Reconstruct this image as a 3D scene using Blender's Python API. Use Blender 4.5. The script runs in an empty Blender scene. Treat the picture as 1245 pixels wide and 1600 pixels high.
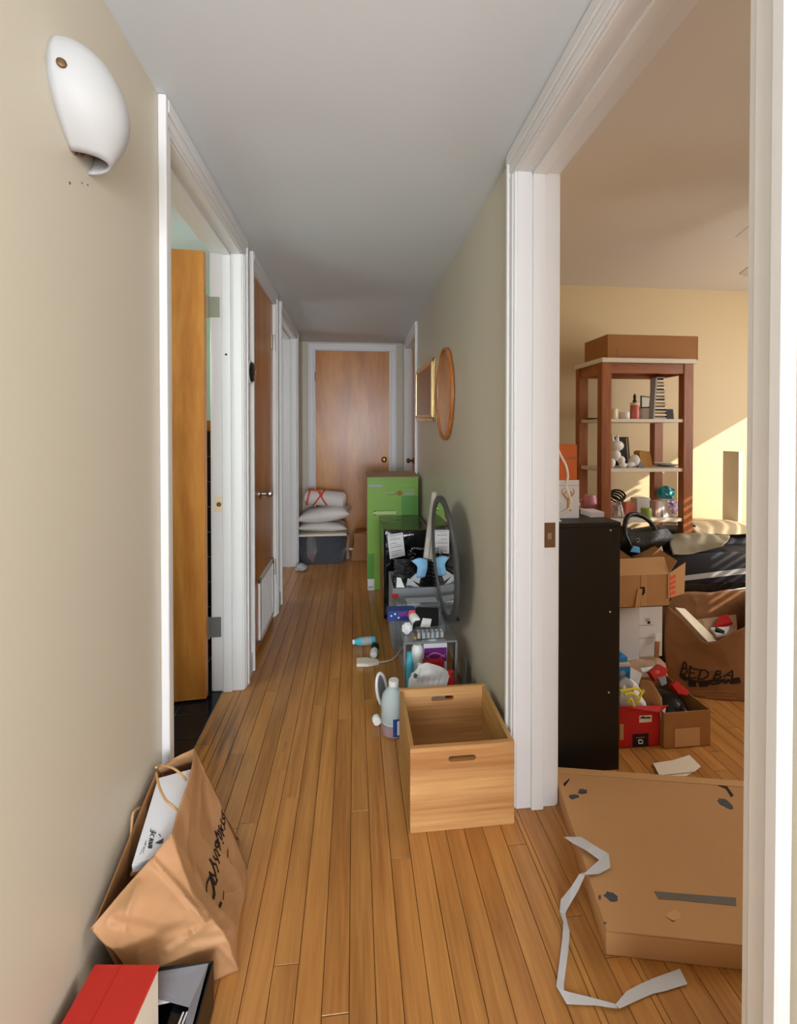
import bpy, bmesh, math, random
from mathutils import Vector, Matrix, Euler
from mathutils import noise as mn
from mathutils.bvhtree import BVHTree
random.seed(11)
sc = bpy.context.scene
col = sc.collection
V = Vector
R = math.radians

# ------------------------------------------------------------------ camera
FPX, YAW, PIT, PPY, CH = 680.0, 0.101137, 0.011336, 681.46, 1.22
cd = bpy.data.cameras.new('camera')
cd.sensor_fit = 'VERTICAL'; cd.sensor_height = 32.0; cd.lens = 32.0 * FPX / 1600.0
cd.shift_y = -(800.0 - PPY) / 1600.0
cd.clip_start = 0.02
cam = bpy.data.objects.new('camera', cd); col.objects.link(cam)
cam.location = (0, 0, CH); cam.rotation_euler = (math.pi / 2 - PIT, 0, -YAW)
sc.camera = cam

# ------------------------------------------------------------------ world, sun, window light, added fills, exposure
w = bpy.data.worlds.new('world'); sc.world = w; w.use_nodes = True
bg = w.node_tree.nodes['Background']
bg.inputs['Color'].default_value = (0.80, 0.88, 1.0, 1); bg.inputs['Strength'].default_value = 1.2


def area(name, loc, target, sx, sy, energy, color):
    l = bpy.data.lights.new(name, 'AREA'); l.shape = 'RECTANGLE'; l.size = sx; l.size_y = sy
    l.energy = energy; l.color = color
    o = bpy.data.objects.new(name, l); col.objects.link(o); o.location = loc
    o.rotation_euler = (V(target) - V(loc)).to_track_quat('-Z', 'Y').to_euler()
    return o


area('living_room_window_light', (0.3, -3.85, 1.35), (0.0, 2.0, 1.15), 2.6, 1.3, 180, (0.85, 0.92, 1.0))
area('added_left_wall_fill', (3.2, -1.9, 1.35), (-0.5, 0.6, 1.0), 1.6, 1.3, 120, (0.87, 0.94, 1.0))  # added fill from the right for the near left wall; no window there
area('added_ceiling_fill', (0.3, -1.6, 1.0), (0.2, -0.9, 2.13), 0.9, 0.9, 48, (0.88, 0.94, 1.0))  # unseen lamp added behind the camera to throw light onto the ceiling
area('bedroom_window_light', (3.28, 1.25, 1.4), (1.0, 1.6, 1.0), 1.2, 1.0, 28, (1.0, 0.95, 0.88))
area('added_door_leaf_fill', (-1.6, 1.2, 1.6), (-0.9, 2.0, 1.1), 0.5, 0.7, 15, (0.95, 1.0, 0.96))  # extra lamp put in to brighten the open bathroom door leaf
area('added_green_wall_fill', (-1.9, 2.42, 1.7), (-0.8, 2.7, 1.7), 0.4, 0.5, 7, (0.95, 1.0, 0.97))  # second added lamp, lifts the green wall behind the leaf
area('side_room_window_light', (-1.9, 3.6, 1.4), (-0.6, 3.65, 1.0), 0.6, 0.9, 9, (0.88, 0.94, 1.0))
sl = bpy.data.lights.new('sun', 'SUN'); sl.energy = 7.5; sl.angle = R(0.45); sl.color = (1.0, 0.89, 0.74)
so = bpy.data.objects.new('sun', sl); col.objects.link(so)
so.rotation_euler = V((-0.68, 0.56, -0.37)).to_track_quat('-Z', 'Y').to_euler()
so.location = (6, -2, 4)
sc.view_settings.view_transform = 'Standard'; sc.view_settings.look = 'None'
sc.view_settings.exposure = 0.0; sc.view_settings.gamma = 1.0; sc.view_settings.use_curve_mapping = False


# ------------------------------------------------------------------ survey helper: where a sight line meets a plane
def ray(px, py):
    x, y, z = (px - 622.5) / FPX, 1.0, -(py - PPY) / FPX
    cp, sp = math.cos(PIT), math.sin(PIT)
    y, z = y * cp + z * sp, -y * sp + z * cp
    cy, sy = math.cos(YAW), math.sin(YAW)
    return V((x * cy + y * sy, -x * sy + y * cy, z))


def P(px, py, X=None, Y=None, Z=None):
    d = ray(px, py)
    t = X / d.x if X is not None else (Y / d.y if Y is not None else (Z - CH) / d.z)
    return V((0, 0, CH)) + d * t


# ------------------------------------------------------------------ materials
def lin(c):
    return tuple(((v / 255.0) / 12.92 if v / 255.0 <= 0.04045 else ((v / 255.0 + 0.055) / 1.055) ** 2.4) for v in c) + (1.0,)


def nodes_of(name):
    m = bpy.data.materials.new(name); m.use_nodes = True
    nt = m.node_tree
    return m, nt, nt.nodes['Principled BSDF']


def mat(name, c, rough=0.6, metal=0.0, var=0.06, scale=6.0, bump=0.0, bscale=40.0, trans=0.0, ior=1.45, alpha=1.0, spec=None, stretch=(1, 1, 1), sheen=0.0):
    m, nt, p = nodes_of(name)
    N, L = nt.nodes, nt.links
    tc = N.new('ShaderNodeTexCoord'); mp = N.new('ShaderNodeMapping'); mp.inputs['Scale'].default_value = stretch
    L.new(tc.outputs['Object'], mp.inputs['Vector'])
    ns = N.new('ShaderNodeTexNoise'); ns.inputs['Scale'].default_value = scale; ns.inputs['Detail'].default_value = 4
    L.new(mp.outputs['Vector'], ns.inputs['Vector'])
    cr = N.new('ShaderNodeMix'); cr.data_type = 'RGBA'
    base = lin(c)
    cr.inputs[6].default_value = tuple(min(1, v * (1 - var)) for v in base[:3]) + (1,)
    cr.inputs[7].default_value = tuple(min(1, v * (1 + var)) for v in base[:3]) + (1,)
    L.new(ns.outputs['Fac'], cr.inputs[0]); L.new(cr.outputs[2], p.inputs['Base Color'])
    p.inputs['Roughness'].default_value = rough; p.inputs['Metallic'].default_value = metal
    p.inputs['Transmission Weight'].default_value = trans; p.inputs['IOR'].default_value = ior
    p.inputs['Alpha'].default_value = alpha
    if spec is not None: p.inputs['Specular IOR Level'].default_value = spec
    if sheen: p.inputs['Sheen Weight'].default_value = sheen
    if bump:
        n2 = N.new('ShaderNodeTexNoise'); n2.inputs['Scale'].default_value = bscale; n2.inputs['Detail'].default_value = 3
        L.new(mp.outputs['Vector'], n2.inputs['Vector'])
        b = N.new('ShaderNodeBump'); b.inputs['Strength'].default_value = bump; b.inputs['Distance'].default_value = 0.01
        L.new(n2.outputs['Fac'], b.inputs['Height']); L.new(b.outputs['Normal'], p.inputs['Normal'])
    return m


def wood(name, ca, cb, axis='Y', rough=0.4, fine=14.0, stretch=0.08, distort=1.2, rand=0.0, bump=0.05, big=2.5, coat=0.0, stain=False, mixf=0.4):
    m, nt, p = nodes_of(name)
    N, L = nt.nodes, nt.links
    tc = N.new('ShaderNodeTexCoord'); oi = N.new('ShaderNodeObjectInfo')
    off = N.new('ShaderNodeVectorMath'); off.operation = 'MULTIPLY_ADD'
    L.new(oi.outputs['Random'], off.inputs[0]); off.inputs[1].default_value = (31 * (rand > 0), 57 * (rand > 0), 17 * (rand > 0))
    L.new(tc.outputs['Object'], off.inputs[2])
    mp = N.new('ShaderNodeMapping'); s = [1, 1, 1]; s['XYZ'.index(axis)] = stretch; mp.inputs['Scale'].default_value = s
    L.new(off.outputs[0], mp.inputs['Vector'])
    n1 = N.new('ShaderNodeTexNoise'); n1.inputs['Scale'].default_value = big * 4; n1.inputs['Detail'].default_value = 5; n1.inputs['Distortion'].default_value = distort
    n2 = N.new('ShaderNodeTexNoise'); n2.inputs['Scale'].default_value = fine * 10; n2.inputs['Detail'].default_value = 6
    L.new(mp.outputs['Vector'], n1.inputs['Vector']); L.new(mp.outputs['Vector'], n2.inputs['Vector'])
    mx = N.new('ShaderNodeMix'); mx.data_type = 'FLOAT'; mx.inputs[0].default_value = mixf
    L.new(n1.outputs['Fac'], mx.inputs[2]); L.new(n2.outputs['Fac'], mx.inputs[3])
    cr = N.new('ShaderNodeValToRGB'); cr.color_ramp.elements[0].position = 0.36; cr.color_ramp.elements[1].position = 0.66
    cr.color_ramp.elements[0].color = lin(cb); cr.color_ramp.elements[1].color = lin(ca)
    L.new(mx.outputs[0], cr.inputs['Fac'])
    out = cr.outputs['Color']
    if rand:
        hs = N.new('ShaderNodeHueSaturation')
        mr = N.new('ShaderNodeMapRange'); mr.inputs['To Min'].default_value = 1 - rand; mr.inputs['To Max'].default_value = 1 + rand
        L.new(oi.outputs['Random'], mr.inputs['Value']); L.new(mr.outputs[0], hs.inputs['Value'])
        L.new(out, hs.inputs['Color']); out = hs.outputs['Color']
    if stain:  # old dark water stains in the boards by the bathroom sill and a few scuffs
        ge = N.new('ShaderNodeNewGeometry')
        d = N.new('ShaderNodeVectorMath'); d.operation = 'DISTANCE'; d.inputs[1].default_value = (-0.52, 1.66, 0)
        sx = N.new('ShaderNodeVectorMath'); sx.operation = 'MULTIPLY'; sx.inputs[1].default_value = (1.5, 0.75, 0)
        L.new(ge.outputs['Position'], sx.inputs[0]); L.new(sx.outputs[0], d.inputs[0]); d.inputs[1].default_value = (-0.76, 1.26, 0)
        m1 = N.new('ShaderNodeMapRange'); m1.inputs['From Min'].default_value = 0.34; m1.inputs['From Max'].default_value = 0.05
        L.new(d.outputs['Value'], m1.inputs['Value'])
        mpp = N.new('ShaderNodeMapping'); mpp.inputs['Scale'].default_value = (26, 3.5, 1); L.new(ge.outputs['Position'], mpp.inputs['Vector'])
        n3 = N.new('ShaderNodeTexNoise'); n3.inputs['Scale'].default_value = 1.0; n3.inputs['Detail'].default_value = 5; L.new(mpp.outputs['Vector'], n3.inputs['Vector'])
        m2 = N.new('ShaderNodeMapRange'); m2.inputs['From Min'].default_value = 0.46; m2.inputs['From Max'].default_value = 0.66; L.new(n3.outputs['Fac'], m2.inputs['Value'])
        mu = N.new('ShaderNodeMath'); mu.operation = 'MULTIPLY'; L.new(m1.outputs[0], mu.inputs[0]); L.new(m2.outputs[0], mu.inputs[1])
        mp4 = N.new('ShaderNodeMapping'); mp4.inputs['Scale'].default_value = (16, 5, 1); L.new(ge.outputs['Position'], mp4.inputs['Vector'])
        n4 = N.new('ShaderNodeTexNoise'); n4.inputs['Scale'].default_value = 1.0; n4.inputs['Detail'].default_value = 2; L.new(mp4.outputs['Vector'], n4.inputs['Vector'])
        m4 = N.new('ShaderNodeMapRange'); m4.inputs['From Min'].default_value = 0.70; m4.inputs['From Max'].default_value = 0.80; m4.inputs['To Max'].default_value = 0.6; L.new(n4.outputs['Fac'], m4.inputs['Value'])
        ad = N.new('ShaderNodeMath'); ad.operation = 'MAXIMUM'; L.new(mu.outputs[0], ad.inputs[0]); L.new(m4.outputs[0], ad.inputs[1])
        mc = N.new('ShaderNodeMath'); mc.operation = 'MULTIPLY'; mc.inputs[1].default_value = 0.85; L.new(ad.outputs[0], mc.inputs[0])
        ms = N.new('ShaderNodeMix'); ms.data_type = 'RGBA'; ms.inputs[7].default_value = lin((66, 54, 44))
        L.new(mc.outputs[0], ms.inputs[0]); L.new(out, ms.inputs[6]); out = ms.outputs[2]
    L.new(out, p.inputs['Base Color'])
    p.inputs['Roughness'].default_value = rough
    if coat: p.inputs['Coat Weight'].default_value = coat; p.inputs['Coat Roughness'].default_value = 0.15
    if bump:
        b = N.new('ShaderNodeBump'); b.inputs['Strength'].default_value = bump; b.inputs['Distance'].default_value = 0.005
        L.new(n2.outputs['Fac'], b.inputs['Height']); L.new(b.outputs['Normal'], p.inputs['Normal'])
    return m


def crumple_bump(m, scale=9.0, strength=0.35):
    nt = m.node_tree; N, L = nt.nodes, nt.links; p = N['Principled BSDF']
    tc = N.new('ShaderNodeTexCoord'); ns = N.new('ShaderNodeTexNoise'); ns.inputs['Scale'].default_value = scale * 0.6
    mx = N.new('ShaderNodeMix'); mx.data_type = 'RGBA'; mx.blend_type = 'LINEAR_LIGHT'; mx.inputs[0].default_value = 0.10
    L.new(tc.outputs['Object'], ns.inputs['Vector']); L.new(tc.outputs['Object'], mx.inputs[6]); L.new(ns.outputs['Color'], mx.inputs[7])
    v = N.new('ShaderNodeTexVoronoi'); v.inputs['Scale'].default_value = scale; L.new(mx.outputs[2], v.inputs['Vector'])
    b = N.new('ShaderNodeBump'); b.inputs['Strength'].default_value = strength; b.inputs['Distance'].default_value = 0.03
    L.new(v.outputs['Distance'], b.inputs['Height'])
    old = p.inputs['Normal'].links[0].from_node if p.inputs['Normal'].links else None
    if old: L.new(b.outputs['Normal'], old.inputs['Normal'])
    else: L.new(b.outputs['Normal'], p.inputs['Normal'])
    return m


M = {}
M['wall'] = mat('greige_wall_paint', (195, 186, 167), 0.38, var=0.02, scale=2.0, bump=0.03, bscale=60)
M['bedwall'] = mat('tan_wall_paint', (214, 193, 154), 0.6, var=0.02, scale=2.0, bump=0.03, bscale=60)
M['greenwall'] = mat('mint_wall_paint', (184, 222, 200), 0.5, var=0.02)
M['ceil'] = mat('ceiling_paint', (212, 219, 224), 0.6, var=0.015, scale=1.5, bump=0.03, bscale=30)
M['bedceil'] = mat('bedroom_ceiling_paint', (224, 217, 208), 0.75, var=0.015, scale=1.5)
M['trim'] = mat('white_gloss_trim_paint', (226, 226, 226), 0.28, var=0.02, scale=5, bump=0.03, bscale=25)
M['plank'] = wood('oak_strip_floor', (194, 138, 74), (154, 100, 48), 'Y', 0.30, fine=12, stretch=0.05, rand=0.10, bump=0.04, stain=True, coat=0.12)
M['door'] = wood('birch_veneer_door', (216, 150, 74), (168, 100, 38), 'Z', 0.30, fine=5, stretch=0.16, distort=2.2, bump=0.0, big=0.55, mixf=0.22)
M['crate'] = wood('oak_crate', (214, 166, 108), (166, 112, 62), 'X', 0.5, fine=10, stretch=0.03, distort=0.4, bump=0.03, big=3)
M['crate_side'] = wood('oak_crate_side', (204, 164, 102), (160, 116, 62), 'Y', 0.5, fine=10, stretch=0.035, distort=0.4, bump=0.03, big=3)
M['shelfwood'] = wood('cherry_stained_wood', (172, 102, 50), (128, 68, 28), 'Z', 0.4, fine=10, stretch=0.1, bump=0.02)
M['shelfwood_x'] = wood('cherry_stained_rail', (172, 102, 50), (128, 68, 28), 'X', 0.4, fine=10, stretch=0.1, bump=0.02)
M['board'] = mat('cream_laminate', (222, 214, 200), 0.45)
M['card'] = mat('corrugated_cardboard', (186, 140, 92), 0.75, var=0.07, scale=9, bump=0.03, bscale=90)
M['card2'] = mat('darker_cardboard', (158, 108, 58), 0.75, var=0.08, scale=9)
M['tape'] = mat('brown_parcel_tape', (196, 152, 104), 0.35, var=0.05)
M['kraft'] = mat('kraft_paper', (184, 138, 96), 0.62, var=0.07, scale=7, bump=0.12, bscale=28)
M['kraft_dark'] = mat('kraft_paper_worn', (160, 112, 68), 0.7, var=0.08, scale=7, bump=0.12, bscale=28)
M['ink'] = mat('black_ink', (22, 17, 14), 0.6, var=0.0)
M['greyink'] = mat('grey_ink', (70, 74, 80), 0.6, var=0.0)
M['palegrey'] = mat('pale_grey_print', (170, 174, 178), 0.6, var=0.0)
M['white'] = mat('white_plastic', (232, 232, 230), 0.35, var=0.02)
M['paper'] = mat('white_paper', (226, 226, 228), 0.7, var=0.04, scale=10)
M['warmpaper'] = mat('cream_paper', (226, 214, 196), 0.7, var=0.04, scale=10)
M['ceramic'] = mat('white_bisque', (178, 178, 177), 0.5, var=0.02, scale=14, bump=0.02, bscale=50)
M['brass'] = mat('brass', (200, 160, 92), 0.25, 1.0)
M['oldbrass'] = mat('dull_brass', (128, 100, 70), 0.6, 1.0, var=0.25, scale=30)
M['steel'] = mat('nickel', (190, 184, 172), 0.3, 1.0)
M['hinge'] = mat('painted_hinge', (166, 170, 152), 0.45, 0.4)
M['hinge2'] = mat('grey_hinge', (128, 130, 130), 0.45, 0.5)
M['black'] = mat('black_plastic', (20, 20, 22), 0.35, var=0.15)
M['blackgloss'] = mat('black_gloss_film', (16, 16, 17), 0.12, var=0.3, scale=14, bump=0.35, bscale=22)
M['blackboard'] = mat('black_brown_laminate', (20, 17, 15), 0.42, var=0.2, scale=4, stretch=(6, 6, 0.6))
M['leather'] = mat('black_leather', (26, 24, 23), 0.42, var=0.2, bump=0.25, bscale=80)
M['navy'] = mat('navy_cloth_board', (26, 30, 42), 0.6, var=0.1)
M['greyfab'] = mat('grey_felt', (128, 131, 136), 0.9, var=0.1, scale=40, sheen=0.2)
M['greybag'] = mat('grey_green_nylon', (138, 130, 112), 0.55, var=0.1, bump=0.2, bscale=14)
M['greyplas'] = mat('grey_plastic', (120, 122, 124), 0.4)
M['darkframe'] = mat('charcoal_frame', (72, 70, 68), 0.4, var=0.08)
M['mirror'] = mat('mirror_glass', (236, 232, 226), 0.02, 1.0, var=0.0)
M['picglass'] = mat('dark_picture_glass', (120, 92, 66), 0.08, 0.55, var=0.15, scale=2.5)
M['gold'] = mat('pale_gold_frame', (232, 204, 150), 0.25, 0.85)
M['mirwood'] = wood('honey_frame', (196, 122, 58), (158, 90, 36), 'Z', 0.35)
M['green'] = mat('green_printed_card', (126, 172, 66), 0.5, var=0.2, scale=3)
M['green2'] = mat('pale_green_print', (188, 208, 130), 0.5, var=0.08)
M['green3'] = mat('deep_green_print', (84, 148, 54), 0.5, var=0.1)
M['leafgreen'] = mat('leaf_green', (62, 112, 48), 0.5)
M['red'] = mat('red_card', (196, 44, 34), 0.5, var=0.06)
M['red2'] = mat('bright_red_card', (188, 28, 28), 0.5, var=0.06)
M['orange'] = mat('orange_card', (206, 104, 46), 0.5)
M['orangestrap'] = mat('orange_webbing', (214, 76, 34), 0.6)
M['blue'] = mat('dark_blue_card', (36, 62, 132), 0.35, var=0.1)
M['sky'] = mat('sky_blue_card', (42, 140, 206), 0.45)
M['cyan'] = mat('cyan_plastic', (78, 188, 212), 0.35)
M['maskblue'] = mat('pale_blue_cloth', (134, 184, 222), 0.8)
M['purple'] = mat('purple_card', (120, 36, 128), 0.45)
M['lilac'] = mat('lilac_film', (186, 164, 194), 0.35, var=0.2, scale=30)
M['pink'] = mat('pink_glaze', (226, 150, 164), 0.35)
M['coral'] = mat('coral_print', (222, 126, 104), 0.5)
M['salmon'] = mat('salmon_lotion', (206, 110, 98), 0.3)
M['ochre'] = mat('ochre_card', (186, 138, 58), 0.55)
M['cream'] = mat('cream_ceramic', (232, 214, 182), 0.4)
M['olive'] = mat('green_candle', (150, 178, 84), 0.4)
M['teal'] = mat('teal_film', (44, 150, 160), 0.3, var=0.5, scale=30)
M['yellow'] = mat('yellow_lace', (236, 222, 70), 0.6)
M['cotton'] = mat('white_cotton', (222, 216, 212), 0.85, var=0.03, bump=0.12, bscale=16)
M['tile'] = mat('black_glazed_tile', (22, 24, 28), 0.12, var=0.2)
M['grout'] = mat('grey_grout', (150, 160, 160), 0.8)
M['under'] = mat('dark_board_gap', (62, 38, 20), 0.8)
M['cord'] = mat('white_cord', (226, 216, 200), 0.4)
M['masktape'] = mat('grey_white_tape', (196, 197, 200), 0.5, var=0.04)
M['greytape'] = mat('grey_cloth_tape', (104, 98, 90), 0.45, var=0.15, scale=40)
M['clear'] = mat('clear_plastic', (236, 240, 242), 0.08, var=0.0, trans=0.92, ior=1.35)
M['smoke'] = mat('smoky_clear_tub', (206, 212, 222), 0.15, var=0.0, trans=0.92, ior=1.15)
M['jug'] = mat('milky_jug_plastic', (206, 222, 224), 0.3, var=0.03, trans=0.25, ior=1.2)
M['jugliquid'] = mat('pinkish_jug_base', (190, 160, 166), 0.15, var=0.25, scale=25, trans=0.4)
M['graphite'] = mat('dark_grey_cloth', (70, 72, 80), 0.9, var=0.3, scale=8)
M['blind'] = mat('blind_slat', (226, 218, 200), 0.5)
M['glass'] = mat('window_glass', (245, 250, 250), 0.0, var=0.0, trans=1.0, ior=1.02)
M['lath'] = wood('whitewashed_lath', (226, 222, 212), (186, 180, 168), 'Z', 0.6, stretch=0.06)
M['olivefilm'] = mat('olive_gloss_film', (74, 74, 52), 0.14, var=0.5, scale=8, bump=0.3, bscale=18)
M['greyfab2'] = mat('grey_card_flap', (136, 136, 142), 0.6)
M['lilac2'] = mat('pale_lilac_card', (216, 210, 218), 0.5)
M['pinkfilm'] = mat('pink_amber_film', (222, 178, 166), 0.3, var=0.35, scale=30)
M['coral2'] = mat('dusty_rose_card', (196, 150, 146), 0.5)
M['pinkpaper'] = mat('pale_pink_paper', (226, 190, 172), 0.7)
M['beige'] = mat('beige_cloth', (206, 190, 158), 0.8, bump=0.15, bscale=16)
M['kraft_bag'] = mat('brown_bag_paper', (138, 95, 58), 0.7, var=0.08, scale=7, bump=0.12, bscale=28)
gm_, gnt, gp = nodes_of('clear_window_pane')
gt = gnt.nodes.new('ShaderNodeBsdfTransparent'); gg = gnt.nodes.new('ShaderNodeBsdfGlossy'); gg.inputs['Roughness'].default_value = 0.02
gx = gnt.nodes.new('ShaderNodeMixShader'); gx.inputs[0].default_value = 0.06
gnt.links.new(gt.outputs[0], gx.inputs[1]); gnt.links.new(gg.outputs[0], gx.inputs[2]); gnt.links.new(gx.outputs[0], gnt.nodes['Material Output'].inputs['Surface'])
M['glass'] = gm_
M['tanpaper'] = mat('tan_tissue_paper', (170, 140, 112), 0.75, var=0.08, bump=0.3, bscale=20)


for k_, s0, s1 in (('kraft', 8.0, 0.30), ('kraft_bag', 8.0, 0.25), ('kraft_dark', 9.0, 0.3), ('cotton', 7.0, 0.25), ('tanpaper', 12.0, 0.4)): crumple_bump(M[k_], s0, s1)


# ------------------------------------------------------------------ mesh helpers
class MB:
    def __init__(s): s.bm = bmesh.new()

    def _xf(s, verts, mtx):
        if mtx is not None: bmesh.ops.transform(s.bm, matrix=mtx, verts=verts)

    def box(s, a, b, bev=0.0, seg=1, mtx=None):
        a, b = V(a), V(b)
        lo = V((min(a.x, b.x), min(a.y, b.y), min(a.z, b.z))); hi = V((max(a.x, b.x), max(a.y, b.y), max(a.z, b.z)))
        r = bmesh.ops.create_cube(s.bm, size=1.0)
        vs = r['verts']
        for v in vs: v.co = V((lo[i] + (v.co[i] + 0.5) * (hi[i] - lo[i]) for i in range(3)))
        if bev:
            es = list({e for v in vs for e in v.link_edges})
            r2 = bmesh.ops.bevel(s.bm, geom=es, offset=min(bev, 0.45 * min(hi - lo)), segments=seg, affect='EDGES', profile=0.5)
            vs = list({v for f in r2['faces'] for v in f.verts} | {v for v in vs if v.is_valid})
        s._xf(vs, mtx)
        return s

    def hexa(s, p):   # 8 points: bottom ring 4, top ring 4
        v = [s.bm.verts.new(q) for q in p]
        for f in ((3, 2, 1, 0), (4, 5, 6, 7), (0, 1, 5, 4), (1, 2, 6, 5), (2, 3, 7, 6), (3, 0, 4, 7)):
            s.bm.faces.new([v[i] for i in f])
        return s

    def slab(s, quad, n):   # quad (4 points) given thickness vector n
        n = V(n)
        return s.hexa([V(q) for q in quad] + [V(q) + n for q in quad])

    def poly(s, pts, n):    # extruded outline
        n = V(n)
        a = [s.bm.verts.new(V(p)) for p in pts]; b = [s.bm.verts.new(V(p) + n) for p in pts]
        s.bm.faces.new(a[::-1]); s.bm.faces.new(b)
        k = len(pts)
        for i in range(k): s.bm.faces.new((a[i], a[(i + 1) % k], b[(i + 1) % k], b[i]))
        return s

    def tube(s, pts, r, n=8, cap=True, closed=False):
        pts = [V(p) for p in pts]; k = len(pts)
        rr = r if isinstance(r, (list, tuple)) else [r] * k
        rings = []; up = None
        for i, p in enumerate(pts):
            if closed: t = pts[(i + 1) % k] - pts[i - 1]
            else: t = pts[min(i + 1, k - 1)] - pts[max(i - 1, 0)]
            t.normalize()
            if up is None: up = t.orthogonal().normalized()
            up = (up - t * up.dot(t))
            if up.length < 1e-5: up = t.orthogonal()
            up.normalize(); sd = t.cross(up)
            rings.append([s.bm.verts.new(p + (up * math.cos(a) + sd * math.sin(a)) * rr[i]) for a in [2 * math.pi * j / n for j in range(n)]])
        m = k if closed else k - 1
        for i in range(m):
            A, B = rings[i], rings[(i + 1) % k]
            for j in range(n): s.bm.faces.new((A[j], A[(j + 1) % n], B[(j + 1) % n], B[j]))
        if cap and not closed: s.bm.faces.new(rings[0][::-1]); s.bm.faces.new(rings[-1])
        return s

    def lathe(s, prof, c=(0, 0, 0), axis=(0, 0, 1), n=24, sx=1.0, sy=1.0):
        q = V((0, 0, 1)).rotation_difference(V(axis)); c = V(c); rings = []
        for r, z in prof:
            if r < 1e-6: rings.append([s.bm.verts.new(c + q @ V((0, 0, z)))])
            else: rings.append([s.bm.verts.new(c + q @ V((r * sx * math.cos(2 * math.pi * j / n), r * sy * math.sin(2 * math.pi * j / n), z))) for j in range(n)])
        for A, B in zip(rings, rings[1:]):
            for j in range(n):
                if len(A) == 1 and len(B) == 1: break
                if len(A) == 1: s.bm.faces.new((A[0], B[j], B[(j + 1) % n])) if True else 0
                elif len(B) == 1: s.bm.faces.new((A[j], A[(j + 1) % n], B[0]))
                else: s.bm.faces.new((A[j], A[(j + 1) % n], B[(j + 1) % n], B[j]))
        if len(rings[0]) > 1: s.bm.faces.new(rings[0][::-1])
        if len(rings[-1]) > 1: s.bm.faces.new(rings[-1])
        return s

    def ball(s, c, r, n=14, mtx=None):
        r = V(r) if not isinstance(r, (int, float)) else V((r, r, r))
        q = bmesh.ops.create_uvsphere(s.bm, u_segments=n, v_segments=max(6, n // 2 + 1), radius=1.0)
        for v in q['verts']:
            p = V((v.co.x * r.x, v.co.y * r.y, v.co.z * r.z))
            if mtx: p = mtx @ p
            v.co = p + V(c)
        return s

    def patch(s, ctrl, nu=18, nv=18, amp=0.0, fr=9.0, linear=False):
        g = grid_eval(ctrl, nu, nv, linear)
        vs = []
        for row in g:
            rv = []
            for p in row:
                if amp: p = p + mn.noise_vector(p * fr) * amp + mn.noise_vector(p * fr * 2.7) * amp * 0.35
                rv.append(s.bm.verts.new(p))
            vs.append(rv)
        for i in range(len(vs) - 1):
            for j in range(len(vs[0]) - 1):
                s.bm.faces.new((vs[i][j], vs[i + 1][j], vs[i + 1][j + 1], vs[i][j + 1]))
        return s

    def ribbon(s, pts, side, wdt, th=0.0006):
        k = len(pts)
        for i in range(k - 1):
            a, b = V(pts[i]), V(pts[i + 1]); sa, sb = V(side[i]) * wdt[i] / 2, V(side[i + 1]) * wdt[i + 1] / 2
            n = (b - a).cross(sa)
            if n.length < 1e-9: continue
            n = n.normalized() * th
            s.slab([a - sa, b - sb, b + sb, a + sa], n)
        return s

    def holed_plate(s, outer, hole, n):
        n = V(n)
        def loop(pts):
            vs = [s.bm.verts.new(V(p)) for p in pts]
            return vs, [s.bm.edges.new((vs[i], vs[(i + 1) % len(vs)])) for i in range(len(vs))]
        va, ea = loop(outer); vb, eb = loop(hole)
        r = bmesh.ops.triangle_fill(s.bm, edges=ea + eb, use_beauty=True)
        fs = [f for f in r['geom'] if isinstance(f, bmesh.types.BMFace)]
        ex = bmesh.ops.extrude_face_region(s.bm, geom=fs)
        vv = [v for v in ex['geom'] if isinstance(v, bmesh.types.BMVert)]
        bmesh.ops.translate(s.bm, vec=n, verts=vv)
        return s

    def bvh(s):
        s.bm.normal_update()
        return BVHTree.FromBMesh(s.bm)

    def build(s, name, material, parent=None, smooth=False, solid=0.0, world=False, bev=0.0, sub=0, ang=40, weld=False):
        if weld: bmesh.ops.remove_doubles(s.bm, verts=s.bm.verts, dist=0.0004)
        if parent is not None and world:
            bmesh.ops.transform(s.bm, matrix=MW[parent.name].inverted(), verts=s.bm.verts)
        bmesh.ops.recalc_face_normals(s.bm, faces=s.bm.faces)
        me = bpy.data.meshes.new(name)
        s.bm.to_mesh(me); s.bm.free()
        if smooth:
            me.shade_smooth()
            try: me.set_sharp_from_angle(angle=R(ang))
            except Exception: pass
        o = bpy.data.objects.new(name, me); col.objects.link(o)
        if isinstance(material, str): material = M[material]
        me.materials.append(material)
        if parent is not None: o.parent = parent; MW[o.name] = MW[parent.name]
        else: MW[o.name] = Matrix.Identity(4)
        if solid:
            md = o.modifiers.new('thickness', 'SOLIDIFY'); md.thickness = solid; md.offset = -1
        if sub:
            md = o.modifiers.new('smooth', 'SUBSURF'); md.levels = sub; md.render_levels = sub
        return o


MW = {}


def grid_eval(ctrl, nu, nv, linear=False):
    def cr(p0, p1, p2, p3, t):
        return 0.5 * ((2 * p1) + (p2 - p0) * t + (2 * p0 - 5 * p1 + 4 * p2 - p3) * t * t + (3 * p1 - p0 - 3 * p2 + p3) * t * t * t)

    def curve(pts, n):
        pts = [V(p) for p in pts]; k = len(pts); out = []
        for i in range(n + 1):
            f = i / n * (k - 1); a = min(int(f), k - 2); t = f - a
            if linear or k == 2: out.append(pts[a].lerp(pts[a + 1], t))
            else:
                p0 = pts[a - 1] if a > 0 else 2 * pts[0] - pts[1]
                p3 = pts[a + 2] if a + 2 < k else 2 * pts[-1] - pts[-2]
                out.append(cr(p0, pts[a], pts[a + 1], p3, t))
        return out
    rows = [curve(r, nu) for r in ctrl]
    cols = [curve([rows[i][j] for i in range(len(rows))], nv) for j in range(nu + 1)]
    return [[cols[j][i] for j in range(nu + 1)] for i in range(nv + 1)]


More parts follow.
